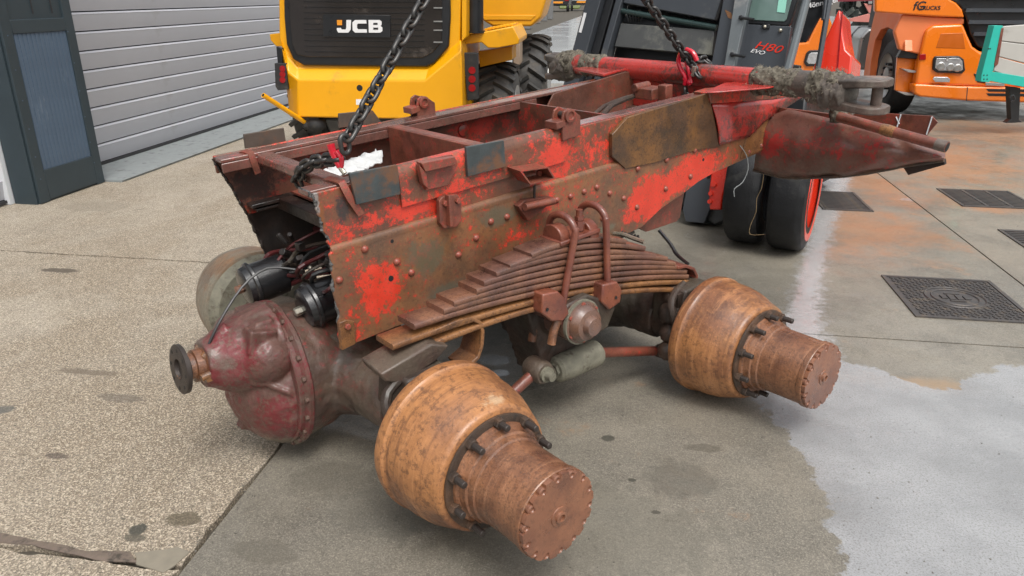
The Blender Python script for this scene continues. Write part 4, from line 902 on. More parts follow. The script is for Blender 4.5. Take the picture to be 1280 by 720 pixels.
# ---- brake chambers and air lines in the open end
for u, v, w, ln in ((-.12, .245, -.468, .22), (-.205, .56, -.452, .18)):
    d = Vector((1, -.02, .08)); c0 = Vector((u, v, w))
    b = MB(); b.lathe([(0, .0), (0, .045), (.004, .062), (.010, .072), (.030, .078), (.034, .084), (.046, .084), (.050, .078), (ln - .02, .076), (ln, .06)], c0, d, 36, cap=False)
    ch_ = b.obj('brake_chamber', M_chamber, chassis)
    MB().lathe([(.0, .016), (.022, .016), (.026, .012), (.026, 0)], c0, -d, 6, cap=False).obj('release_bolt', M_brass if v < .3 else M_hub, ch_)
    MB().lathe([(0, .086), (.010, .088), (.012, .084)], c0 + d * .034, d, 36).obj('clamp_band', M_chamber, ch_)
def hose(pts, r, mat, nm='air_hose'):
    return MB().tube([cu(x, y, u) for x, y, u in pts], r, 8, 4).obj(nm, mat, chassis)
hose([(410, 336, .05), (385, 343, .0), (360, 344, -.05), (338, 342, -.08), (330, 330, -.08), (336, 318, -.06), (352, 314, .0), (375, 312, .05), (400, 308, .1)], .009, M_hose)
hose([(412, 340, .05), (395, 342, .02), (375, 350, -.02), (358, 357, -.05), (348, 355, -.06)], .010, M_hose)
hose([(410, 290, .2), (385, 285, .2), (365, 298, .15), (350, 312, .1), (345, 325, .1)], .012, M_hose)
hose([(408, 352, .02), (385, 352, .0), (362, 345, -.03)], .006, M_hoseb)
b = MB()
for x, y, u in ((388, 335, .0), (357, 313, .0), (345, 355, -.06)): b.ball(cu(x, y, u), .010, 2)
b.obj('hose_fitting', M_brass, chassis)
b = MB(); random.seed(3)
for k in range(34):
    p_ = Vector((random.uniform(-.02, .14), random.uniform(.10, .66), random.uniform(-.42, -.30)))
    if k % 2: b.cyl(p_, p_ + Vector([random.uniform(-.05, .05) for _ in range(3)]), random.uniform(.006, .016), 8)
    else: b.box(p_, [random.uniform(.012, .04) for _ in range(3)], Matrix.Rotation(random.random(), 3, random.choice('XYZ')))
b.obj('valve_cluster', M_black, chassis, bevel=.003)['kind'] = 'stuff'
for k in range(7):
    y0 = .12 + .07 * k; MB().tube([(.16, y0, -.30 - .02 * (k % 3)), (.02, y0 + .02, -.34), (-.06, y0 + .05 * math.sin(k), -.37 + .02 * (k % 2)), (-.03, y0 + .10, -.42), (.10, y0 + .12, -.44)], .006 + .002 * (k % 2), 7).obj('air_hose', (M_hose, M_hoseb, M_axdark)[k % 3], chassis)
MB().lathe([(0, .04), (.02, .048), (.09, .048), (.11, .036)], (.04, .05, -.27), (1, 0, 0), 20).obj('valve_body', M_diff, chassis)
hose([(824, 288, 1.50), (838, 305, 1.49), (846, 318, 1.47), (860, 330, 1.45)], .008, M_chamber, 'rod')
hose([(760, 292, 1.2), (778, 293, 1.2), (792, 298, 1.2), (806, 303, 1.2)], .010, M_brass, 'pipe_union')
b = MB()
for k in range(9): b.cyl(cu(765 + 4 * k, 286 + k, 1.25), cu(767 + 4 * k, 293 + k, 1.25), .006, 6)
b.obj('brush_strip', M_black, chassis)

# ================================================================== CHAINS, HOOKS, PAPER
M_chain = plain('chain_steel', (.07, .068, .066), .34, .65, var=.4, scale=60, bump=.2, dirt=(.10, .07, .05), dirt_amt=.2)
M_hook = plain('red_hook_enamel', (.56, .012, .03), .25, var=.15, scale=40, coat=.5, dirt=(.25, .02, .03), dirt_amt=.0)
def link_me(r=.0074, L=.028, Wd=.0165):
    pts = []
    for k in range(24):
        a = 2 * math.pi * k / 24; x = Wd * math.cos(a); y = Wd * math.sin(a) + (L - Wd) * (1 if math.sin(a) > 0 else -1) * (1 if abs(math.sin(a)) > .01 else 0); pts.append(Vector((x, 0, y)))
    b = MB(); n = 8; rings = []
    for i, p in enumerate(pts):
        d = (pts[(i + 1) % 24] - pts[i - 1]).normalized(); x = d.cross(Vector((0, 1, 0))).normalized(); y = Vector((0, 1, 0))
        rings.append([b.bm.verts.new(p + r * (x * math.cos(2 * math.pi * k / n) + y * math.sin(2 * math.pi * k / n))) for k in range(n)])
    for i in range(24):
        for k in range(n): b.bm.faces.new((rings[i][k], rings[i][(k + 1) % n], rings[(i + 1) % 24][(k + 1) % n], rings[(i + 1) % 24][k]))
    return b.mesh('link', M_chain, 80)
LM = link_me()
def chain(parent, pts, pitch=.0385, roll0=0.):
    P = [Vector(p) for p in pts]; Q = []
    for i in range(len(P) - 1):
        for k in range(40): Q.append(P[i].lerp(P[i + 1], k / 40))
    Q.append(P[-1]); acc = 0; nxt = pitch / 2; k = 0; up = Vector((.3, .8, .1)).normalized()
    for i in range(len(Q) - 1):
        seg = (Q[i + 1] - Q[i]); L = seg.length
        while acc + L >= nxt:
            p = Q[i] + seg * ((nxt - acc) / L); d = seg.normalized(); x = (up - d * up.dot(d)).normalized(); y = d.cross(x)
            a = roll0 + (math.pi / 2 if k % 2 else 0) + random.uniform(-.15, .15)
            xx = x * math.cos(a) + y * math.sin(a); yy = d.cross(xx)
            m = Matrix((xx, yy, d)).transposed().to_4x4(); m.translation = p
            link_mesh('link', LM, parent, m); nxt += pitch; k += 1
        acc += L
top = CH.m @ Vector((1.09, .33, 1.08))
M_ch = CH.m
def chain_thing(label, base): return empty('lifting_chain', Matrix.Translation(base), label, 'chain', 'lifting chains holding the chassis')
# front chain
hk = CH.m @ cu(424, 196, -.0)
c1t = chain_thing('black steel chain running up across the yellow machine, looped round the front cross member', hk)
T = Matrix.Translation(-hk)
loc = lambda p: (T @ CH.m) @ Vector(p)
a0 = cu(431, 180, .0); 
chain(c1t, [loc(a0 + Vector((0, 0, -.02))), loc(a0), T @ top])
chain(c1t, [loc(cu(424, 199, -.005)), loc(cu(405, 200, -.02)), loc(cu(390, 203, -.03)), loc(cu(378, 211, -.04)), loc(cu(371, 223, -.035)), loc(cu(376, 236, -.02))], .034)
def hook_grab(parent, a, b_, c_):
    """a-b_: enamelled body, c_: bare latch end"""
    a, b_, c_ = Vector(a), Vector(b_), Vector(c_)
    side = (b_ - a).cross(Vector((.2, .9, .1))).normalized() * .011
    h = MB(); h.tube([a, a.lerp(b_, .4) - side * .3, b_], lambda t: .013 - .003 * t, 12); h.tube([a.lerp(b_, .35) + side, a.lerp(b_, .7) + side * 1.6, b_ + side * .4], .008, 10)
    o = h.obj('grab_hook', M_hook, parent); MB().tube([b_, c_], .008, 10).obj('clevis_pin', M_brass, o); return o
hook_grab(c1t, loc(cu(413, 180, -.02)), loc(cu(425, 209, -.01)), loc(cu(431, 217, -.005)))
# rear chain with red hook over the cross tube
hk2 = CH.m @ Vector((TU - .06, .12, .10)); c2t = chain_thing('black steel chain with red hook fastened round the rear cross tube', hk2)
T2 = Matrix.Translation(-hk2); loc2 = lambda p: (T2 @ CH.m) @ Vector(p)
p0 = cu(864, 88, TU - .07); chain(c2t, [loc2(cu(874, 96, TU - .07)), loc2(cu(862, 78, TU - .06)), T2 @ top])
chain(c2t, [loc2(cu(857, 112, TU - .07)), loc2(cu(858, 125, TU - .065)), loc2(cu(859, 140, TU - .05))], .030)
chain(c2t, [loc2(cu(872, 75, TU - .0)), loc2(cu(880, 74, TU + .06)), loc2(cu(888, 80, TU + .07))], .030)
U0 = TU - .075
h = MB(); h.tube([loc2(cu(858, 62, U0)), loc2(cu(866, 66, U0 - .005)), loc2(cu(871, 76, U0))], .012, 10)
h.tube([loc2(cu(852, 64, U0)), loc2(cu(848, 76, U0)), loc2(cu(852, 88, U0)), loc2(cu(857, 97, U0)), loc2(cu(856, 106, U0))], .0115, 10)
h.tube([loc2(cu(857, 76, U0)), loc2(cu(861, 90, U0)), loc2(cu(864, 104, U0))], .009, 10); h.ball(loc2(cu(862, 103, U0)), .014, 2, (1, 1, 1.3)); h.ball(loc2(cu(856, 99, U0)), .012, 2)
ho = h.obj('grab_hook', M_hook, c2t)
MB().tube([loc2(cu(868, 83, U0 - .01)), loc2(cu(866, 95, U0 - .01))], .0105, 8).obj('tag_plate', M_brass, ho)
# master ring where the chains meet, hung on the raised fork
rg = empty('master_ring', Matrix.Translation(top), 'black steel ring above the chassis where both lifting chains meet', 'ring')
MB().tube([(.05 * math.cos(a * math.pi / 12), 0, .05 + .07 * math.sin(a * math.pi / 12)) for a in range(25)], .011, 10, 0).obj('ring', M_chain, rg)

# torn white paper
M_paper = plain('wet_white_paper', (.58, .58, .57), .6, var=.08, scale=20, bump=.3, dirt=(.25, .2, .16), dirt_amt=-.2)
PW = -.05
tp = [(402, 216), (430, 205), (448, 198), (470, 187), (478, 192), (479, 202), (460, 210), (445, 214), (420, 222)]
ps = [CH.m @ cw(x, y, PW) for x, y in tp]; c0 = ps[0].copy()
b = MB(); outl = []
for i in range(len(ps)):
    for k in range(4):
        p = ps[i].lerp(ps[(i + 1) % len(ps)], k / 4); outl.append(p - c0 + Vector([.006 * noise.noise(p * 50 + Vector((j * 9, 0, 0))) for j in range(3)]))
b.poly_prism(outl, (0, 0, .004)); bmesh.ops.triangulate(b.bm, faces=b.bm.faces); 
bmesh.ops.subdivide_edges(b.bm, edges=b.bm.edges[:], cuts=2, use_grid_fill=True)
for v in b.bm.verts: v.co.z += .022 * noise.noise(v.co * 22) + .008 * noise.noise(v.co * 70)
pp = b.obj('torn_paper', M_paper, None, ang=180); pp.location = c0
tag(pp, 'torn strip of wet white paper lying inside the front of the red chassis frame', 'paper')

# ================================================================== YELLOW SITE DUMPER
M_yel = plain('yellow_machine_paint', (.82, .375, .002), .36, var=.07, scale=4, bump=.03, dirt=(.50, .24, .02), dirt_amt=.25, coat=.15)
M_yel2 = plain('yellow_skip_paint', (.78, .36, .012), .4, var=.12, scale=5, bump=.08, dirt=(.35, .14, .015), dirt_amt=.25)
M_rub = plain('black_rubber', (.022, .022, .023), .7, var=.4, scale=10, bump=.2, dirt=(.07, .065, .055), dirt_amt=.3)
M_tyre = plain('muddy_tyre_rubber', (.045, .044, .042), .6, var=.4, scale=8, bump=.25, dirt=(.11, .10, .085), dirt_amt=.5)
M_glass = plain('dark_glazing', (.022, .018, .016), .12, var=.5, scale=4, bump=.0, dirt=(.06, .045, .035), dirt_amt=.3, spec=.8)
M_blk = plain('black_trim', (.014, .015, .017), .35, var=.3, scale=10, bump=.04)
M_lampr = plain('red_lens', (.30, .006, .008), .15, var=.3, scale=30)
M_lampg = plain('clear_lens', (.52, .53, .55), .12, .6, var=.5, scale=22, bump=.6)
M_txtw = plain('white_print', (.78, .78, .78), .4, var=.02)
M_orsq = plain('orange_print', (.80, .30, .02), .4, var=.02)
M_silver = plain('silver_metal', (.42, .42, .41), .35, .7, var=.25, scale=5, bump=.1)
def frame_yaw(o, yaw):
    a = rad(HEAD - yaw); x = Vector((math.cos(a), math.sin(a), 0)); y = Vector((-math.sin(a), math.cos(a), 0)); return frame_axes(o, x, y, Vector((0, 0, 1)))
DF = frame_yaw(gnd(465, 218), 6)
def D(x, y, d=0.): return DF.at(x, y, 1, d)
dmp = empty('site_dumper', DF.m, 'yellow site dumper seen from behind with black rear grille, parked beside the silver door', 'dumper')
def face(fr, pts, d, th, name, mat, parent, bevel=.006):
    return MB().poly_prism([fr.at(x, y, 1, d) for x, y in pts], (0, th, 0)).obj(name, mat, parent, bevel=bevel)
b = MB(); V = lambda x, y, d: b.bm.verts.new(D(x, y, d))
t_ = [V(350, 48, .10), V(358, 70, .10), V(371, 85, .10), V(536, 85, .10), V(576, 50, .10)]
m_ = [V(353, 62, .04), V(360, 90, .02), V(373, 100, 0), V(531, 101, 0), V(577, 63, 0)]
l_ = [V(362, 146, .18), V(364, 146.5, .12), V(372, 146, 0), V(531, 149, 0), V(579, 150, 0)]
bk = [b.bm.verts.new(v.co + Vector((0, 1.15, 0))) for v in (t_[0], t_[4], l_[4], l_[0])]
for r0, r1 in ((t_, m_), (m_, l_)):
    for i in range(4): b.bm.faces.new((r0[i], r0[i + 1], r1[i + 1], r1[i]))
b.bm.faces.new((t_[4], bk[1], bk[2], l_[4], m_[4])); b.bm.faces.new((t_[0], m_[0], l_[0], bk[3], bk[0])); b.bm.faces.new(t_[::-1] + [bk[0], bk[1]]); b.bm.faces.new(l_ + [bk[2], bk[3]]); b.bm.faces.new(bk[::-1])
body = b.obj('engine_cover', M_yel, dmp, bevel=.012, ang=25, seg=3)
face(DF, [(348, -70), (349, 48), (362, 82), (385, 90), (540, 90), (575, 55), (577, -70)], .105, 1.0, 'rear_cowl', M_yel, dmp, .01)
win = face(DF, [(354, -60), (355, 20), (358, 55), (366, 74), (380, 82), (533, 83.5), (543, 79), (561, 58), (563, 20), (562, -60)], .07, .04, 'grille_frame', M_blk, dmp, .012)
face(DF, [(361, -60), (362, 20), (365, 54), (371, 68), (384, 71), (528, 72), (540, 66), (552, 52), (553, -60)], .058, .014, 'grille_glass', M_glass, win, .003)
gm_ = MB().box((0, 0, 0), (1.1, .004, .003)).mesh('louvre', M_blk)
for k in range(16):
    p = D(455, -40 + 7 * k, .055); link_mesh('louvre', gm_, win, Matrix.Translation(p))
for y in (9, 26, 37, 52): MB().poly_prism([D(542, y, .05), D(553, y, .05), D(553, y + 1.6, .05), D(542, y + 1.6, .05)], (0, .004, 0)).obj('louvre_tip', M_silver, win)
pt = face(DF, [(404, 18), (488, 19), (488, 47), (404, 46)], .046, .008, 'badge_plate', M_blk, win, .002)
# badge letters J C B as slabs
def glyph(polys, x0, y0, s, name='letter'):
    for P_ in polys:
        b = MB(); b.poly_prism([D(x0 + a * s, y0 + c * s, .040) for a, c in P_], (0, .005, 0)); b.obj(name, M_txtw, pt)
s_ = 1.0
Jp = [[(13, 0), (19, 0), (18.5, 12), (15.5, 16), (3, 16), (1, 13), (1, 10), (6, 10), (7, 12), (12, 12), (13, 10)]]
Cp = [[(24, 0), (38, 0), (38.5, 4.5), (27.5, 4.5), (26.5, 6), (26.5, 10), (27.5, 11.7), (38.8, 11.7), (39, 16), (24, 16), (21, 13), (20.6, 3)]]
Bp = [[(41, 0), (55, 0), (57.5, 2), (57.5, 6), (56, 7.6), (58.5, 9.5), (58.5, 14), (56, 16), (41.4, 16)]]
glyph(Jp + Cp + Bp, 420, 25, .99)
for q in ([(47, 3.6), (52.5, 3.6), (52.5, 6), (47, 6)], [(47, 9.6), (53.2, 9.6), (53.2, 12.2), (47, 12.2)]):
    MB().poly_prism([D(420 + a * .99, 25 + c * .99, .0385) for a, c in q], (0, .004, 0)).obj('letter_gap', M_blk, pt)
MB().poly_prism([D(x, y, .038) for x, y in [(421, 25), (427.5, 25), (427.5, 31.5), (421.5, 31.5)]], (0, .004, 0)).obj('orange_square', M_orsq, pt)
p = D(449.5, 110, -.001); MB().cyl(p, p + Vector((0, .004, 0)), .028, 20).obj('round_hole', M_slot, body)
MB().poly_prism([D(x, y, -.002) for x, y in [(445, 124), (453, 124), (453, 131), (445, 131)]], (0, .003, 0)).obj('warning_sticker', M_txtw, body)
MB().poly_prism([D(x, y, -.002) for x, y in [(524, 123), (527, 122), (528, 127), (531, 127), (530, 129), (524, 128)]], (0, .003, 0)).obj('red_sticker', M_lampr, body)
face(DF, [(337, 43), (352, 41), (352, 58), (345, 58), (338, 50)], .5, .5, 'mudguard', M_yel, dmp)
tl = face(DF, [(343, 79), (357, 79), (360, 112), (347, 113), (344, 108)], .02, .07, 'tail_light', M_rub, dmp)
for yy in (86, 93, 100): p = D(353, yy, .014); MB().cyl(p, p + Vector((0, .01, 0)), .028, 14).obj('lens', M_lampr, tl)
face(DF, [(345, 58), (353, 60), (353, 80), (347, 80)], .05, .04, 'light_bracket', M_blk, dmp)
b = MB(); a_ = DF.at(329, 119, 1, -.35); c_ = D(386, 156, .1); b.cyl(a_, c_, .022, 14); lv = b.obj('tow_lever', M_yel, dmp); MB().cyl(a_ - (c_ - a_).normalized() * .002, a_ + (c_ - a_).normalized() * .01, .014, 10).obj('tube_mouth', M_slot, lv)
b = MB(); b.ball(D(395, 155, .1), .085, 2, (1.2, 1, .9)); b.ball(D(384, 156, .08), .05, 2); b.box(D(394, 149, .15), (.14, .2, .06)); b.obj('tow_hitch', M_rub, dmp)
b = MB(); b.poly_prism([D(x, y, .25) for x, y in [(374, 140), (578, 145), (575, 200), (490, 190), (480, 153), (376, 150)]], (0, .7, 0)); b.obj('underframe', M_blk, dmp, bevel=.02)
face(DF, [(577, -60), (577, 52), (583, 46), (583, -60)], .10, .2, 'side_panel', M_yel, dmp)
b = MB(); a_ = D(592, -70, .35); c_ = D(593, 41, .35); b.cyl(a_, c_, .085, 20); b.cyl(c_ + Vector((0, 0, .0)), c_ + Vector((0, 0, .02)), .10, 20); b.obj('exhaust_stack', M_blk, dmp)
b = MB(); P1_ = [(577, 44), (600, 41), (641, 33), (649, 49), (648, 55), (622, 60), (610, 60), (602, 53), (577, 56)]
b.poly_prism([D(x, y, .32) for x, y in P1_], (0, .85, 0)); wing = b.obj('side_platform', M_yel, dmp, bevel=.008)
rm = MB().box((0, 0, 0), (.035, .5, .012)).mesh('tread_rib', M_yel)
for k in range(8): link_mesh('tread_rib', rm, wing, Matrix.Translation(D(604 + 4.6 * k, 39.5 - .8 * k, .32) + Vector((0, .45, .01))))
tl = face(DF, [(579, 66), (597, 66), (598, 124), (584, 126)], .16, .06, 'tail_light', M_rub, dmp)
for yy in (88, 99, 110): p = D(590, yy, .154); MB().cyl(p, p + Vector((0, .01, 0)), .033, 14).obj('lens', M_lampr, tl)
face(DF, [(598, 64), (640, 58), (640, 75), (600, 84)], .75, .4, 'chassis_side', M_yel, dmp)
def dump_tyre(cx, cy, r, w, side):
    t = MB(); prof = [(-w / 2, r * .55), (-w / 2, r * .80), (-w / 2 + .03, r * .90), (-w / 2 + .07, r * .945), (0, r * .955), (w / 2 - .07, r * .945), (w / 2 - .03, r * .90), (w / 2, r * .80), (w / 2, r * .55)]
    o = Vector((cx, cy, r)); t.lathe(prof, o, (1, 0, 0), 48); ty = t.obj('tyre', M_tyre, dmp)
    MB().lathe([(0, .0), (0, r * .5), (.04, r * .56), (.06, r * .56), (.06, 0)], o + Vector((w / 2 - .05, 0, 0)), (1, 0, 0), 32, cap=False).obj('rim', M_silver, ty)
    lg = MB(); n = 20
    for k in range(n):
        for s in (-1, 1):
            a = 2 * math.pi * (k + (.5 if s > 0 else 0)) / n
            pts = []
            for j in range(6):
                f = j / 5; x = s * (.0 + (w / 2 + .005) * f); aa = a + .24 * f * 1.0; rr = r * (.985 - .05 * f ** 4)
                pts.append(o + Vector((x, rr * math.cos(aa), rr * math.sin(aa))))
            lg.tube(pts, .028, 4, 0)
    lo = lg.obj('tread_lugs', M_tyre, ty, ang=20); lo['kind'] = 'stuff'
RW = D(622, 100, .9); dump_tyre(RW.x, .95, .47, .38, 1); dump_tyre(D(398, 150, .9).x, .95, .47, .30, -1)
FW = D(664, 70, 2.2); dump_tyre(FW.x, 2.35, .57, .40, 1); dump_tyre(FW.x - 1.35, 2.35, .50, .40, -1)
b = MB(); top_ = [D(x, y, 1.75) for x, y in [(585, -60), (596, 10), (604, 26), (616, 33), (664, 33), (676, 22), (686, -12), (696, -60)]]
b.poly_prism(top_, (0, 1.1, 0)); skp = b.obj('skip', M_yel2, dmp, bevel=.02)
MB().poly_prism([D(x, y, 1.74) for x, y in [(598, 19), (670, 19), (664, 25), (606, 25)]], (0, .02, 0)).obj('skip_rib', M_yel2, skp, bevel=.004)
face(DF, [(640, 40), (650, 38), (650, 80), (642, 90)], 1.6, .3, 'lift_frame', plain('tan_dirty_paint', (.34, .26, .19), .6), dmp)

# ================================================================== FORKLIFT
H0 = CR.to_3x3()
fx = (H0 @ Vector((.80, -.59, -.06))).normalized(); fz = (H0 @ Vector((.26, .10, 1))).normalized(); fy = fz.cross(fx).normalized()
fx = fy.cross(fz).normalized()
FO = gnd(872, 285); FK = frame_axes(FO, fx, fy, fz)
M_fgrey = plain('dark_grey_machine_paint', (.055, .062, .072), .35, .1, var=.15, scale=5, bump=.06, dirt=(.12, .12, .11), dirt_amt=.1, coat=.3)
M_fgrey2 = plain('scuffed_grey_plate', (.085, .088, .088), .4, .2, var=.35, scale=6, bump=.1, dirt=(.20, .20, .17), dirt_amt=.6)
M_fpost = plain('grey_cab_post', (.17, .19, .20), .35, .3, var=.2, scale=8, bump=.05, dirt=(.28, .28, .27), dirt_amt=.2)
M_fred = plain('forklift_red_paint', (.72, .035, .014), .28, var=.06, scale=4, bump=.02, coat=.5)
M_fglass = plain('cab_glass', (.13, .20, .18), .08, var=.25, scale=6, bump=.0, spec=.9)
M_teal = plain('pale_green_sticker', (.28, .62, .50), .5, var=.05)
fk = empty('forklift', Matrix.Translation(FO), 'dark grey and red forklift with raised mast and dual front tyres behind the chassis', 'forklift')
FL = Matrix.Translation(-FO) @ FK.m
def fkp(pts, d, th, name, mat, parent, bevel=.004):
    o = MB().poly_prism([FK.at(x, y, 1, d) for x, y in pts], (0, th, 0)).obj(name, mat, parent, bevel=bevel)
    if parent is fk: o.matrix_local = FL
    return o
def fkb(a0, a1, b0, b1, d, th, name, mat, parent, bevel=.006):
    o = MB().box(((a0 + a1) / 2, d + th / 2, (b0 + b1) / 2), (a1 - a0, th, b1 - b0)).obj(name, mat, parent, bevel=bevel)
    if parent is fk: o.matrix_local = FL
    return o
ml = fkb(-1.44, -1.31, .05, 2.75, .0, .14, 'mast_upright', M_fgrey, fk)
fkb(-1.305, -1.235, .05, 2.72, .06, .12, 'inner_rail', M_blk, ml); fkb(-1.20, -1.145, .05, 2.72, .03, .12, 'inner_rail', M_fgrey, ml)
for k in range(14): pass
sc_ = fkb(-1.425, -1.40, 1.15, 1.30, -.004, .003, 'painted_mark', M_txtw, ml, 0)
up2 = fkp([(960, -150), (917, -35), (904, 0), (890, 76), (872, 160), (853, 262), (857, 277), (880, 279), (892, 250), (906, 160), (921, 76), (934, 0), (985, -150)], .0, .14, 'mast_upright', M_fgrey, fk)
fkp([(906, 12), (914, 16), (917, 25), (910, 22)], -.004, .003, 'scraped_paint', M_springo, up2, 0)
fkp([(931, -60), (918, 0), (906, 77), (895, 130), (906, 130), (919, 77), (936, 0), (955, -60)], -.05, .05, 'cab_post', M_fpost, fk)
for x, y in ((926, 22), (915, 68)):
    hk_ = MB(); p = FK.at(x, y, 1, -.06); hk_.cyl(p, p + Vector((.10, -.02, 0)), .010, 8); hk_.ball(p, .018, 1)
    o = hk_.obj('grab_peg', M_blk, fk); o.matrix_local = FL
cg = fkb(-1.14, -.38, 1.43, 2.3, .05, .06, 'carriage_plate', M_fgrey, fk)
o = MB().cyl((-1.16, .08, 1.375), (-.36, .08, 1.385), .022, 12).obj('hydraulic_tube', plain('dark_green_tube', (.02, .04, .038), .3), fk); o.matrix_local = FL
fkb(-1.14, -.38, 1.30, 1.35, .12, .04, 'carriage_bar', M_blk, fk)
fkp([(776, 29), (893, 38), (890, 69), (768, 58)], .08, .05, 'carriage_plate', M_fgrey2, fk)
fkb(-1.2, -.3, .25, 2.5, .24, .3, 'front_bulkhead', M_blk, fk)
for k in range(6):
    o = MB().tube([FK.at(784 + 3 * k, 12, 1, .09), FK.at(783 + 4 * k, 18, 1, .07), FK.at(786 + 3 * k, 27, 1, .10)], .006, 6).obj('hose', M_blk, fk); o.matrix_local = FL
cabp = fkp([(931, 30), (989, 33), (979, 90), (965, 130), (905, 130), (919, 85)], .10, .05, 'cab_panel', M_fgrey, fk)
wf = fkp([(950, -60), (930, 27), (935, 30), (984, 33), (988, 28), (1012, -50)], .10, .05, 'window_frame', M_blk, fk, .01)
fkp([(955, -60), (934, 22), (938, 25), (980, 27), (983, 24), (1000, -40)], .09, .012, 'window_glass', M_fglass, wf, .004)
fkp([(976, -20), (986, -20), (981, 16), (971, 15)], .086, .004, 'sticker', M_teal, wf, 0)
for x, y in ((956, 33.5), (975.5, 38)): p = FK.at(x, y, 1, .088); MB().ball(p, .014, 2).obj('screw_head', M_brass, cabp)
fkp([(952, 30), (962, 30), (961, 36), (953, 36)], .085, .02, 'latch', M_blk, cabp, .004)
fkp([(1022, -60), (1002, 0), (979, 83), (968, 130), (979, 130), (989, 83), (1011, 0), (1033, -60)], .0, .06, 'cab_pillar', M_fpost, fk, .015)
def fktext(s, x, y, size, mat, par, d, **k):
    p = FK.at(x, y, 1, d); m = Matrix.Translation(p) @ Matrix.Rotation(rad(90), 4, 'X') @ Matrix.Diagonal((1.45, 1, 1, 1)); return text_obj('lettering', s, size, mat, par, m, **k)
fktext('H80', 942, 60, .074, M_fred, cabp, .097, shear=.35, spacing=1.05)
fktext('EVO', 937.5, 65, .036, M_txtw, cabp, .097, shear=.35)
# side glazing, rear frame and red rear fender
sg_ = fkp([(1014, -60), (1003, 10), (993, 52), (1007, 52), (1024, 22), (1036, 18), (1047, -60)], .55, .03, 'side_glass_frame', M_blk, fk, .004)
st = fkp([(1007, 0), (1006, 13), (1026, 5), (1028, -6), (1010, -4)], .545, .004, 'sticker', M_blk, sg_, 0)
p = FK.at(1007.5, 11, 1, .54); text_obj('lettering', 'M\u00f6nninger', .052, M_txtw, sg_, Matrix.Translation(p) @ Matrix.Rotation(rad(-22), 4, 'Y') @ Matrix.Rotation(rad(90), 4, 'X'), weight=.0008)
for a0 in ((1040, -60, 1030, 25), (1047, -60, 1022, 88)):
    o = MB().cyl(FK.at(a0[0], a0[1], 1, .5), FK.at(a0[2], a0[3], 1, .5), .020, 10).obj('rear_post', M_fgrey, fk); o.matrix_local = FL
fd = fkp([(1048, 12), (1051, 14), (1053, 40), (1057, 62), (1065, 70), (1062, 100), (1055, 130), (1000, 130), (1014, 90), (1030, 52)], .62, .35, 'rear_fender', M_fred, fk, .02)
fkp([(1052, 14), (1053.5, 14), (1044, 130), (1042, 130)], .615, .006, 'panel_joint', M_lampr, fd, 0)
# wheels: upright dual tyres on the front axle
wax = (H0 @ Vector((.88, -.475, 0))).normalized()
def fk_tyre(gx, gy, seed):
    r = .40; w = .235; c = gnd(gx, gy) + Vector((0, 0, r)); c += Vector((-wax.y, wax.x, 0)) * .06
    prof = [(-w / 2, r * .60), (-w / 2, r * .86), (-w / 2 + .012, r * .95), (-w / 2 + .03, r * .985), (-.06, r), (.06, r), (w / 2 - .03, r * .985), (w / 2 - .012, r * .95), (w / 2, r * .86), (w / 2, r * .60)]
    b = MB(); b.lathe(prof, c - FO, wax, 76, cap=False, jit=lambda i, a: 1 - (.014 if (int(a * 38 / 6.283) % 2 and i in (1, 2, 3, 6, 7, 8)) else 0)); ty = b.obj('tyre', M_tyreb, fk, ang=25)
    if seed == 1: MB().lathe([(-.02, r * .84), (.008, r * .82), (.004, r * .70), (-.03, r * .5), (-.03, 0)], c - FO + wax * (w / 2 - .004), wax, 40, cap=False).obj('rim', M_fred, ty)
    return c
M_tyreb = plain('worn_black_tyre', (.012, .0125, .014), .5, var=.6, scale=9, bump=.5, dirt=(.032, .032, .03), dirt_amt=.35, spec=.3)
fk_tyre(983, 312, 1); c_ = fk_tyre(931, 303, 2)
ic = c_ - FO - wax * .30 + Vector((-wax.y, wax.x, 0)) * .40
b = MB(); b.box(ic + Vector((0, 0, .02)), (.26, .34, .5)); b.box(ic + Vector((.02, 0, .34)), (.2, .3, .3)); b.obj('drive_axle_housing', M_blk, fk, bevel=.02)
rr = fkp([(891, 200), (914, 198), (912, 215), (903, 245), (901, 262), (887, 262), (886, 240)], -.14, .10, 'red_bracket', M_fred, fk, .008)
for x, y in ((893, 231), (889, 242), (888, 252)): p = FK.at(x, y, 1, -.14); MB().cyl(p, p + Vector((0, -.02, 0)), .016, 8).obj('bolt', M_fred, rr)
fkp([(886, 250), (905, 252), (905, 276), (893, 281), (884, 275)], .06, .14, 'mast_foot', M_fgrey2, fk, .01)
fkp([(912, 195), (905, 250), (915, 262), (925, 255), (930, 195)], .28, .10, 'hub_guard', M_fred, fk, .02)
o = MB().poly_prism([FK.at(x, y, 1, .35) for x, y in [(700, 130), (720, 240), (880, 262), (1000, 200), (1010, 110), (900, 90)]], (0, 1.6, 0)).obj('chassis_body', M_blk, fk, bevel=.02); o.matrix_local = FL
for k in (0,):
    pc = gnd(700, 262) + Vector((0, 0, .40)); 
    MB().lathe([(-.26, .3), (-.26, .36), (-.22, .40), (.22, .40), (.26, .36), (.26, .3)], pc - FO, wax, 48).obj('tyre', M_tyreb, fk)
# raised forks carrying the master ring
mh = (top.z + .16)
for off in (-.0, .75):
    q0 = top + Vector((0, 0, .16)) + H0 @ Vector((-off * .8, off * .59, 0)); dirf = (FK.m @ Vector((-.75, .1, 0)) - top); dirf.z = 0; dirf.normalize()
    e = q0 + dirf * 3.0; s0 = q0 - dirf * .35; side = Vector((-dirf.y, dirf.x, 0)) * .075
    MB().poly_prism([s0 - side - FO, s0 + side - FO, e + side - FO, e - side - FO], (0, 0, .06)).obj('fork', M_blk, fk, bevel=.01)

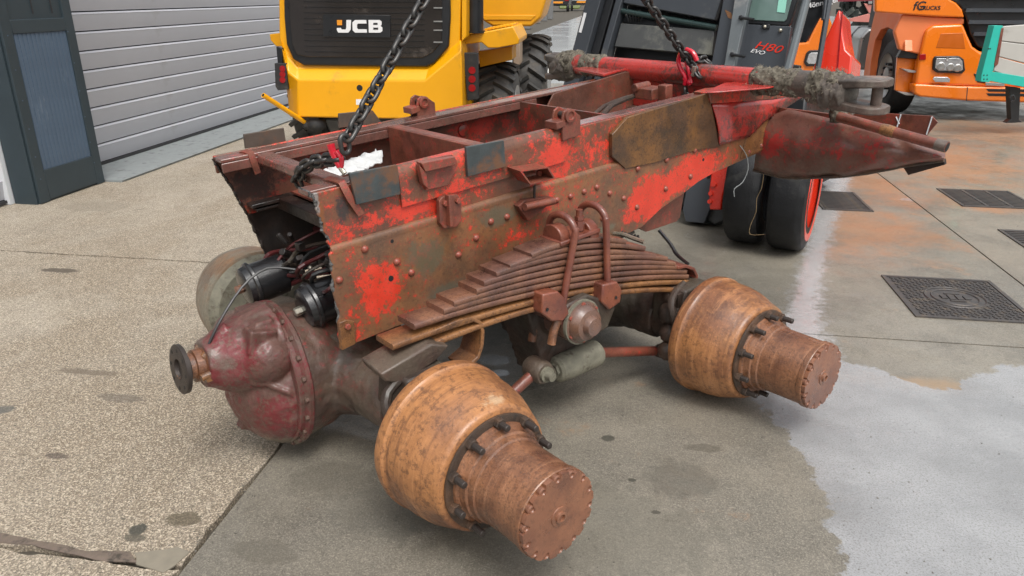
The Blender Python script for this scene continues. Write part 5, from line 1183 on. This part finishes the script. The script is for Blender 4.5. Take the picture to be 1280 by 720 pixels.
# ================================================================== ORANGE TRUCKS
M_or = plain('orange_truck_paint', (.80, .185, .006), .25, var=.04, scale=3, bump=.01, coat=.6)
M_orf = plain('faded_orange_fender', (.74, .20, .065), .45, var=.06, scale=5, bump=.03)
M_step = plain('chequer_step', (.35, .35, .34), .5, .5, var=.4, scale=60, bump=.4)
def truck(ox, oy, yaw, label, detail, dx=0, scale=1.0):
    """front corner stands over the ground point seen at (ox, oy); dx shifts the traced outline in the picture"""
    TF = frame_yaw(Vector((*gnd(ox, oy, .30).xy, 0)), yaw)
    t = empty('truck', TF.m, label, 'truck')
    S = lambda pts: pts
    if detail:
        G = lambda x, y, d=0.: TF.at(x, y, 1, d)
        E_ = lambda x, y, d=0.: TF.at(x, y, 0, d)
        fr = lambda pts, d, th, nm, mat, par, bv=.01: MB().poly_prism([G(x, y, d) for x, y in pts], (0, th, 0)).obj(nm, mat, par, bevel=bv, seg=3)
        cab = fr([(1158, 38), (1166, 32), (1204, 30), (1209, 42), (1216, 58), (1226, 65), (1400, 68), (1400, 113), (1300, 110), (1144, 106), (1148, 80), (1155, 48)], 0, .16, 'front_panel', M_or, t, .03)
        bp = fr([(1143, 105), (1200, 108), (1400, 112), (1400, 130), (1300, 129), (1208, 126), (1150, 121), (1143, 117)], -.05, .22, 'bumper', M_or, t, .025)
        MB().poly_prism([G(x, y, -.052) for x, y in [(1209, 109), (1210, 109), (1208.6, 126), (1207.6, 126)]], (0, .004, 0)).obj('panel_gap', M_lintel, bp)
        gr = fr([(1187, -90), (1187, -1), (1200, 8), (1208, 22), (1213, 42), (1222, 58), (1234, 63), (1400, 66), (1400, -90)], .03, .3, 'grille', M_blk, t, .02)
        gb_ = MB().box((0, 0, 0), (1.7, .03, .045)).mesh('grille_bar', M_fgrey)
        for yy, xx in ((-50, 1290), (-34, 1290), (-18, 1290), (-3, 1292), (13, 1297), (28, 1300), (43, 1306)): link_mesh('grille_bar', gb_, gr, Matrix.Translation(G(xx, yy, .0)))
        up = MB().poly_prism([G(x, y, .0) for x, y in [(1093, -90), (1094, 15), (1130, 18), (1165, 20.5), (1206, 22), (1203, 12), (1196, 4), (1187, -1), (1180, -90)]], (0, .10, 0)).obj('cab_shell', M_or, t, bevel=.02)
        pn = fr([(1128, 18), (1206, 23), (1205, 31), (1166, 33), (1158, 40), (1150, 68), (1124, 62), (1118, 40)], .06, .10, 'corner_panel', M_orf, t, .02)
        fr([(1176, 42), (1204, 41), (1207, 61), (1170, 60)], -.004, .02, 'recess', plain('deep_orange', (.50, .11, .006), .35), cab, .006)
        h = fr([(1169, 70.5), (1199, 70), (1205, 74), (1207, 88), (1203, 92), (1172, 91), (1166, 87), (1167, 74)], -.03, .05, 'headlight', M_blk, t, .012)
        fr([(1171, 73), (1199, 72.5), (1203, 76), (1204, 87), (1201, 89), (1173, 88), (1169, 85), (1170, 76)], -.036, .01, 'lens', M_lampg, h, .004)
        for x, y, rr_ in ((1176, 83, .055), (1188, 84, .05), (1197, 85, .05), (1184, 74, .02)): p = G(x, y, -.038); MB().lathe([(0, rr_), (.008, rr_ * .8), (.002, 0)], p, (0, -1, 0), 20, cap=False).obj('bulb_bowl', M_silver, h)
        fl_ = fr([(1168, 96), (1185, 96.5), (1188, 99), (1187, 103), (1169, 102.5), (1166, 99)], -.06, .02, 'fog_light', M_lampg, t, .006)
        fr([(1150, 68), (1157.5, 67.5), (1157.5, 74.5), (1149.5, 75)], -.015, .02, 'side_marker', M_lampr, t, .004)
        sl_ = fr([(1217, 92), (1232, 94), (1232, 104), (1222, 103)], -.01, .02, 'air_slot', M_slot, cab)
        for yy in (111, 116.5): fr([(1233, yy), (1400, yy + 2), (1400, yy + 5.5), (1236, yy + 3.5)], -.056, .01, 'bumper_slot', M_slot, bp)
        fr([(1232, 103), (1256, 104), (1256, 108), (1232, 107)], -.055, .01, 'bumper_step', M_step, bp)
        fr([(1128, 61), (1150, 66), (1149, 74), (1122, 72)], .10, .10, 'dark_gap', M_blk, t)
        fr([(1122, 72), (1149, 74), (1143, 118), (1119, 113)], .18, .06, 'step_box', M_or, t)
        for pts in ([(1128, 86), (1147, 89), (1146, 91), (1136, 90.5)], [(1124, 115), (1142, 117), (1142, 119.5), (1132, 119)]): fr(pts, .05, .2, 'step', M_step, t, .003)
        xs = G(1120, 90, .2).x
        sd = MB().poly_prism([E_(x, y, xs - .01) for x, y in [(1079, 97), (1084, 60), (1090, 30), (1094, 14), (1130, 18), (1131, 64), (1125, 62), (1122, 48), (1117, 38), (1109, 34), (1101, 37), (1094, 50), (1089, 75), (1087, 98)]], (.10, 0, 0)).obj('wheel_arch', M_orf, t, bevel=.008)
        MB().box((xs + 1.35, 1.7, 1.25), (2.0, 2.6, 1.7)).obj('cab_body', M_blk, t)
        wc = E_(1108, 92, xs + .06); wr_ = .50
        tyo = MB().lathe([(0, .30), (0, .42), (.03, .48), (.06, .50), (.26, .50), (.29, .48), (.30, .42)], Vector((xs + .05, wc.y, wr_)), (1, 0, 0), 56, cap=False).obj('tyre', M_tyreb, t)
        rm_ = MB().lathe([(-.02, .31), (.0, .30), (.03, .27), (.05, .24), (.06, .13), (-.01, .12), (-.03, .0)], Vector((xs + .06, wc.y, wr_)), (1, 0, 0), 40, cap=False).obj('rim', M_silver, tyo)
        for k in range(10): a = k * math.pi / 5; MB().cyl((xs + .04, wc.y + .17 * math.cos(a), wr_ + .17 * math.sin(a)), (xs + .12, wc.y + .17 * math.cos(a), wr_ + .17 * math.sin(a)), .02, 6).obj('wheel_nut', M_blk, rm_)
        tk = MB(); c0_ = E_(1068, 66, xs + .15)
        tk.poly_prism([(.15, 0, .45), (.10, 0, .60), (.10, 0, .95), (.2, 0, 1.08), (.6, 0, 1.08), (.7, 0, .9), (.7, 0, .45)], (0, 1.1, 0)); tk = tk.obj('fuel_tank', M_silver, t, bevel=.04, seg=3)
        tk.location = (xs - .05, c0_.y - .55, 0); MB().poly_prism([(.145, .5, .44), (.09, .5, .6), (.09, .5, .955), (.2, .5, 1.09), (.6, .5, 1.09), (.6, .5, 1.06)], (0, .05, 0)).obj('tank_strap', M_fgrey, tk)
        p = TF.at(1141, 12, 1, -.004); text_obj('lettering', 'fG', .15, M_blk, up, Matrix.Translation(TF.at(1140.5, 12.5, 1, -.004)) @ Matrix.Rotation(rad(90), 4, 'X'), shear=.15, weight=.002)
        text_obj('lettering', 'TRUCKS', .068, M_blk, up, Matrix.Translation(TF.at(1149, 12.2, 1, -.004)) @ Matrix.Rotation(rad(90), 4, 'X'), weight=.001)
        for x, y in ((1262, 122), (1300, 122)): pass
    return t, TF
tk1, TF1 = truck(1150, 122, 8, 'orange truck cab with black grille, its front corner and headlight showing on the right', True)
# second orange truck, standing beyond the forklift cab
TF2 = frame_yaw(Vector((*gnd(1012, 92, .55).xy, 0)), 14)
t2 = empty('truck', TF2.m, 'second orange truck seen through the forklift cab beside the red fender', 'truck')
f2 = lambda pts, d, th, nm, mat, par, bv=.01: MB().poly_prism([TF2.at(x, y, 1, d) for x, y in pts], (0, th, 0)).obj(nm, mat, par, bevel=bv, seg=2)
f2([(985, 58), (992, 55), (1010, 53), (1024, 24), (1036, 20), (1040, 30), (1040, 110), (980, 110)], .0, .8, 'front_panel', M_or, t2, .02)
hh = f2([(1008, 66), (1012, 63), (1040, 62), (1044, 66), (1042, 82), (1008, 83), (1005, 78)], -.03, .05, 'headlight', M_blk, t2)
f2([(1011, 68), (1014, 66), (1038, 65), (1041, 68), (1039, 80), (1011, 80), (1008, 77)], -.036, .01, 'lens', M_lampg, hh)
f2([(988, 80), (1002, 82), (1001, 90), (988, 89)], -.01, .02, 'air_slot', M_slot, t2)
f2([(990, 56), (1008, 53), (1024, 24), (1024, -60), (985, -60)], .2, .3, 'grille', M_blk, t2)
MB().box((.12, .6, .3), (.5, .8, .5)).obj('underbody', M_blk, t2)
# turquoise drop-side body at the right border
M_teal2 = plain('turquoise_paint', (.02, .42, .34), .4, var=.1, scale=8, bump=.04, dirt=(.05, .20, .16), dirt_amt=.0)
M_side = plain('grey_dropside', (.42, .41, .38), .5, var=.08, scale=6, bump=.05, dirt=(.30, .28, .25), dirt_amt=.3)
SF = frame_yaw(gnd(1262, 172), -6)
dsd = empty('dropside_trailer', SF.m, 'turquoise framed trailer corner with pale grey side boards at the right border', 'trailer')
f3 = lambda pts, d, th, nm, mat, par, bv=.004: MB().poly_prism([SF.at(x, y, 1, d) for x, y in pts], (0, th, 0)).obj(nm, mat, par, bevel=bv, seg=2)
f3([(1243, 32), (1254, 32), (1252, 44), (1240, 94), (1237, 103), (1226, 102), (1227, 94)], 0, .10, 'corner_post', M_teal2, dsd)
pm_ = SF.at(1237, 61, 1, -.003)
for x, y in ((1234, 94), (1230, 94), (1230, 99), (1234, 99), (1238, 61), (1236, 61)): p = SF.at(x, y, 1, -.003); MB().cyl(p, p + Vector((0, .006, 0)), .008, 8).obj('bolt_hole', M_slot, dsd)
f3([(1238, 89), (1400, 116), (1400, 130), (1236, 101)], .02, .12, 'side_rail', M_teal2, dsd)
f3([(1252, 35), (1255, 35), (1248, 80), (1244, 84), (1243, 80)], -.006, .06, 'hinge_strip', M_brown, dsd)
for (a, b2, c2, d2) in ((33, 51, 31, 54), (51.6, 70, 54.8, 77), (70.6, 88.5, 78, 98)):
    xa = 1254 - (a - 33) * .22; xb = 1254 - (b2 - 33) * .22
    k = (1400 - 1254) / 26.; f3([(xa, a), (1400, a + (c2 - a) * k * 1.0), (1400, b2 + (d2 - b2) * k), (xb, b2)], .03, .05, 'side_board', M_side, dsd, .008)
lg = MB(); lg.poly_prism([SF.at(x, y, 1, .2) for x, y in [(1262, 108), (1276, 110), (1274, 150), (1279, 153), (1258, 154), (1264, 149)]], (0, .08, 0)); lg.obj('support_leg', M_blk, dsd, bevel=.006)
MB().tube([SF.at(1262, 122, 1, -.02), SF.at(1266, 119, 1, -.03), SF.at(1268, 124, 1, -.03), SF.at(1264, 127, 1, -.02)], .012, 8).obj('hook', M_blk, dsd)
# ================================================================== FAR YARD
M_post = plain('grey_far_steel', (.17, .17, .17), .6, var=.2, scale=3)
for x0, x1, yb in ((655, 664, 36), (666, 675, 29), (677, 684, 26), (685, 691, 24)):
    a_ = gnd(x0, yb); c_ = gnd(x1, yb); o = MB().box((0, 0, 1.5), ((c_ - a_).length, .35, 3.0)).obj('concrete_post', M_post, None, bevel=.02); o.location = (a_ + c_) / 2
    tag(o, 'grey upright post beyond the dumper skip, ' + {655: 'nearest and widest of the row', 666: 'second nearest of the row', 677: 'third nearest of the row', 685: 'farthest of the row'}[x0], 'post', 'grey posts beyond the dumper')
def far_vehicle(px_, py_, w, h, label, cabcol, plate):
    g0_ = gnd(px_, py_); t = empty('truck', frame_yaw(g0_, 0).m, label, 'truck')
    MB().box((0, 1.5, h / 2 + .5), (w, 3, h)).obj('body', cabcol, t, bevel=.08)
    MB().box((0, -.05, .75), (w * .9, .15, .35)).obj('bumper', M_blk, t, bevel=.03)
    MB().box((0, -.14, .8), (w * .45, .03, .16)).obj('number_plate', plate, t)
    for s in (-1, 1):
        MB().cyl((s * w * .40, .3, .45), (s * w * .5, .3, .45), .45, 20).obj('wheel', M_rub, t); MB().box((s * w * .38, -.13, 1.0), (w * .16, .05, .14)).obj('lamp', M_lampr if h > 2.5 else M_lampg, t)
far_vehicle(696, 14.5, 2.3, 3.0, 'dark lorry far off between the grey posts and the forklift mast', M_blk, M_orsq)
far_vehicle(726, 13.5, 1.9, 1.9, 'small pale truck far off beside the forklift mast', plain('pale_cab', (.45, .46, .45), .5), M_orsq)
o = MB().poly_prism([(gnd(700, 11).x, gnd(700, 11).y, .02), (gnd(724, 11).x, gnd(724, 11).y, .02), (gnd(728, 4).x, gnd(728, 4).y, .02), (gnd(698, 4).x, gnd(698, 4).y, .02)], (0, 0, .1)).obj('verge', plain('grass_verge', (.12, .15, .045), .9, var=.5, scale=2), None); tag(o, kind='structure')
# scrap beyond the trucks
SP = frame_yaw(gnd(1075, 62), 5)
spile = empty('scrap_pile', SP.m, 'heap of dark engine parts with faded red sheets behind the orange truck', 'scrap pile')
random.seed(5)
b = MB()
for k in range(70):
    x, y = random.uniform(1046, 1100), random.uniform(-30, 44); p = SP.at(x, y, 1, random.uniform(0, .8)); b.box(p, [random.uniform(.05, .35) for _ in range(3)], Matrix.Rotation(random.uniform(0, 3), 3, random.choice('XYZ')))
o = b.obj('engine_parts', plain('oily_parts', (.02, .026, .022), .4, var=.7, scale=6, bump=.3, dirt=(.12, .12, .10), dirt_amt=.3), spile, bevel=.01); o['kind'] = 'stuff'
M_pinks = plain('faded_red_sheet', (.45, .16, .13), .45, var=.2, scale=5)
for pts in ([(1060, 24), (1086, 17), (1094, 23), (1088, 28), (1064, 27)], [(1080, 4), (1090, 6), (1096, 20), (1086, 16)]): MB().poly_prism([SP.at(x, y, 1, -.1) for x, y in pts], (0, .05, 0)).obj('sheet', M_pinks, spile, bevel=.01)
MB().poly_prism([SP.at(x, y, 1, -.1) for x, y in [(1046, -8), (1096, -8), (1096, 1), (1046, 2)]], (0, .2, 0)).obj('beam', plain('maroon_beam', (.16, .01, .02), .5), spile)

# ---- loose grit on the slabs
random.seed(11); b = MB()
def grit(x, y, r): bmesh.ops.create_icosphere(b.bm, subdivisions=1, radius=r, matrix=Matrix.Translation((x, y, r * .3)) @ Matrix.Rotation(random.uniform(0, 6), 4, 'Z') @ Matrix.Diagonal((1, random.uniform(.5, .9), random.uniform(.4, .7), 1)))
for k in range(260): t = random.random(); grit(-1.26 + random.gauss(0, .035), .9 + 4.2 * t, random.uniform(.0015, .0045))
for k in range(420): p = gnd(random.uniform(-20, 1290), 200 + 520 * random.random() ** .8); grit(p.x, p.y, random.uniform(.0012, .0038))
gr_ = b.obj('grit', plain('grit_stone', (.13, .12, .10), .8, var=.9, scale=3)); tag(gr_, 'loose grit and tiny stones scattered over the concrete slabs', 'grit', kind='stuff')
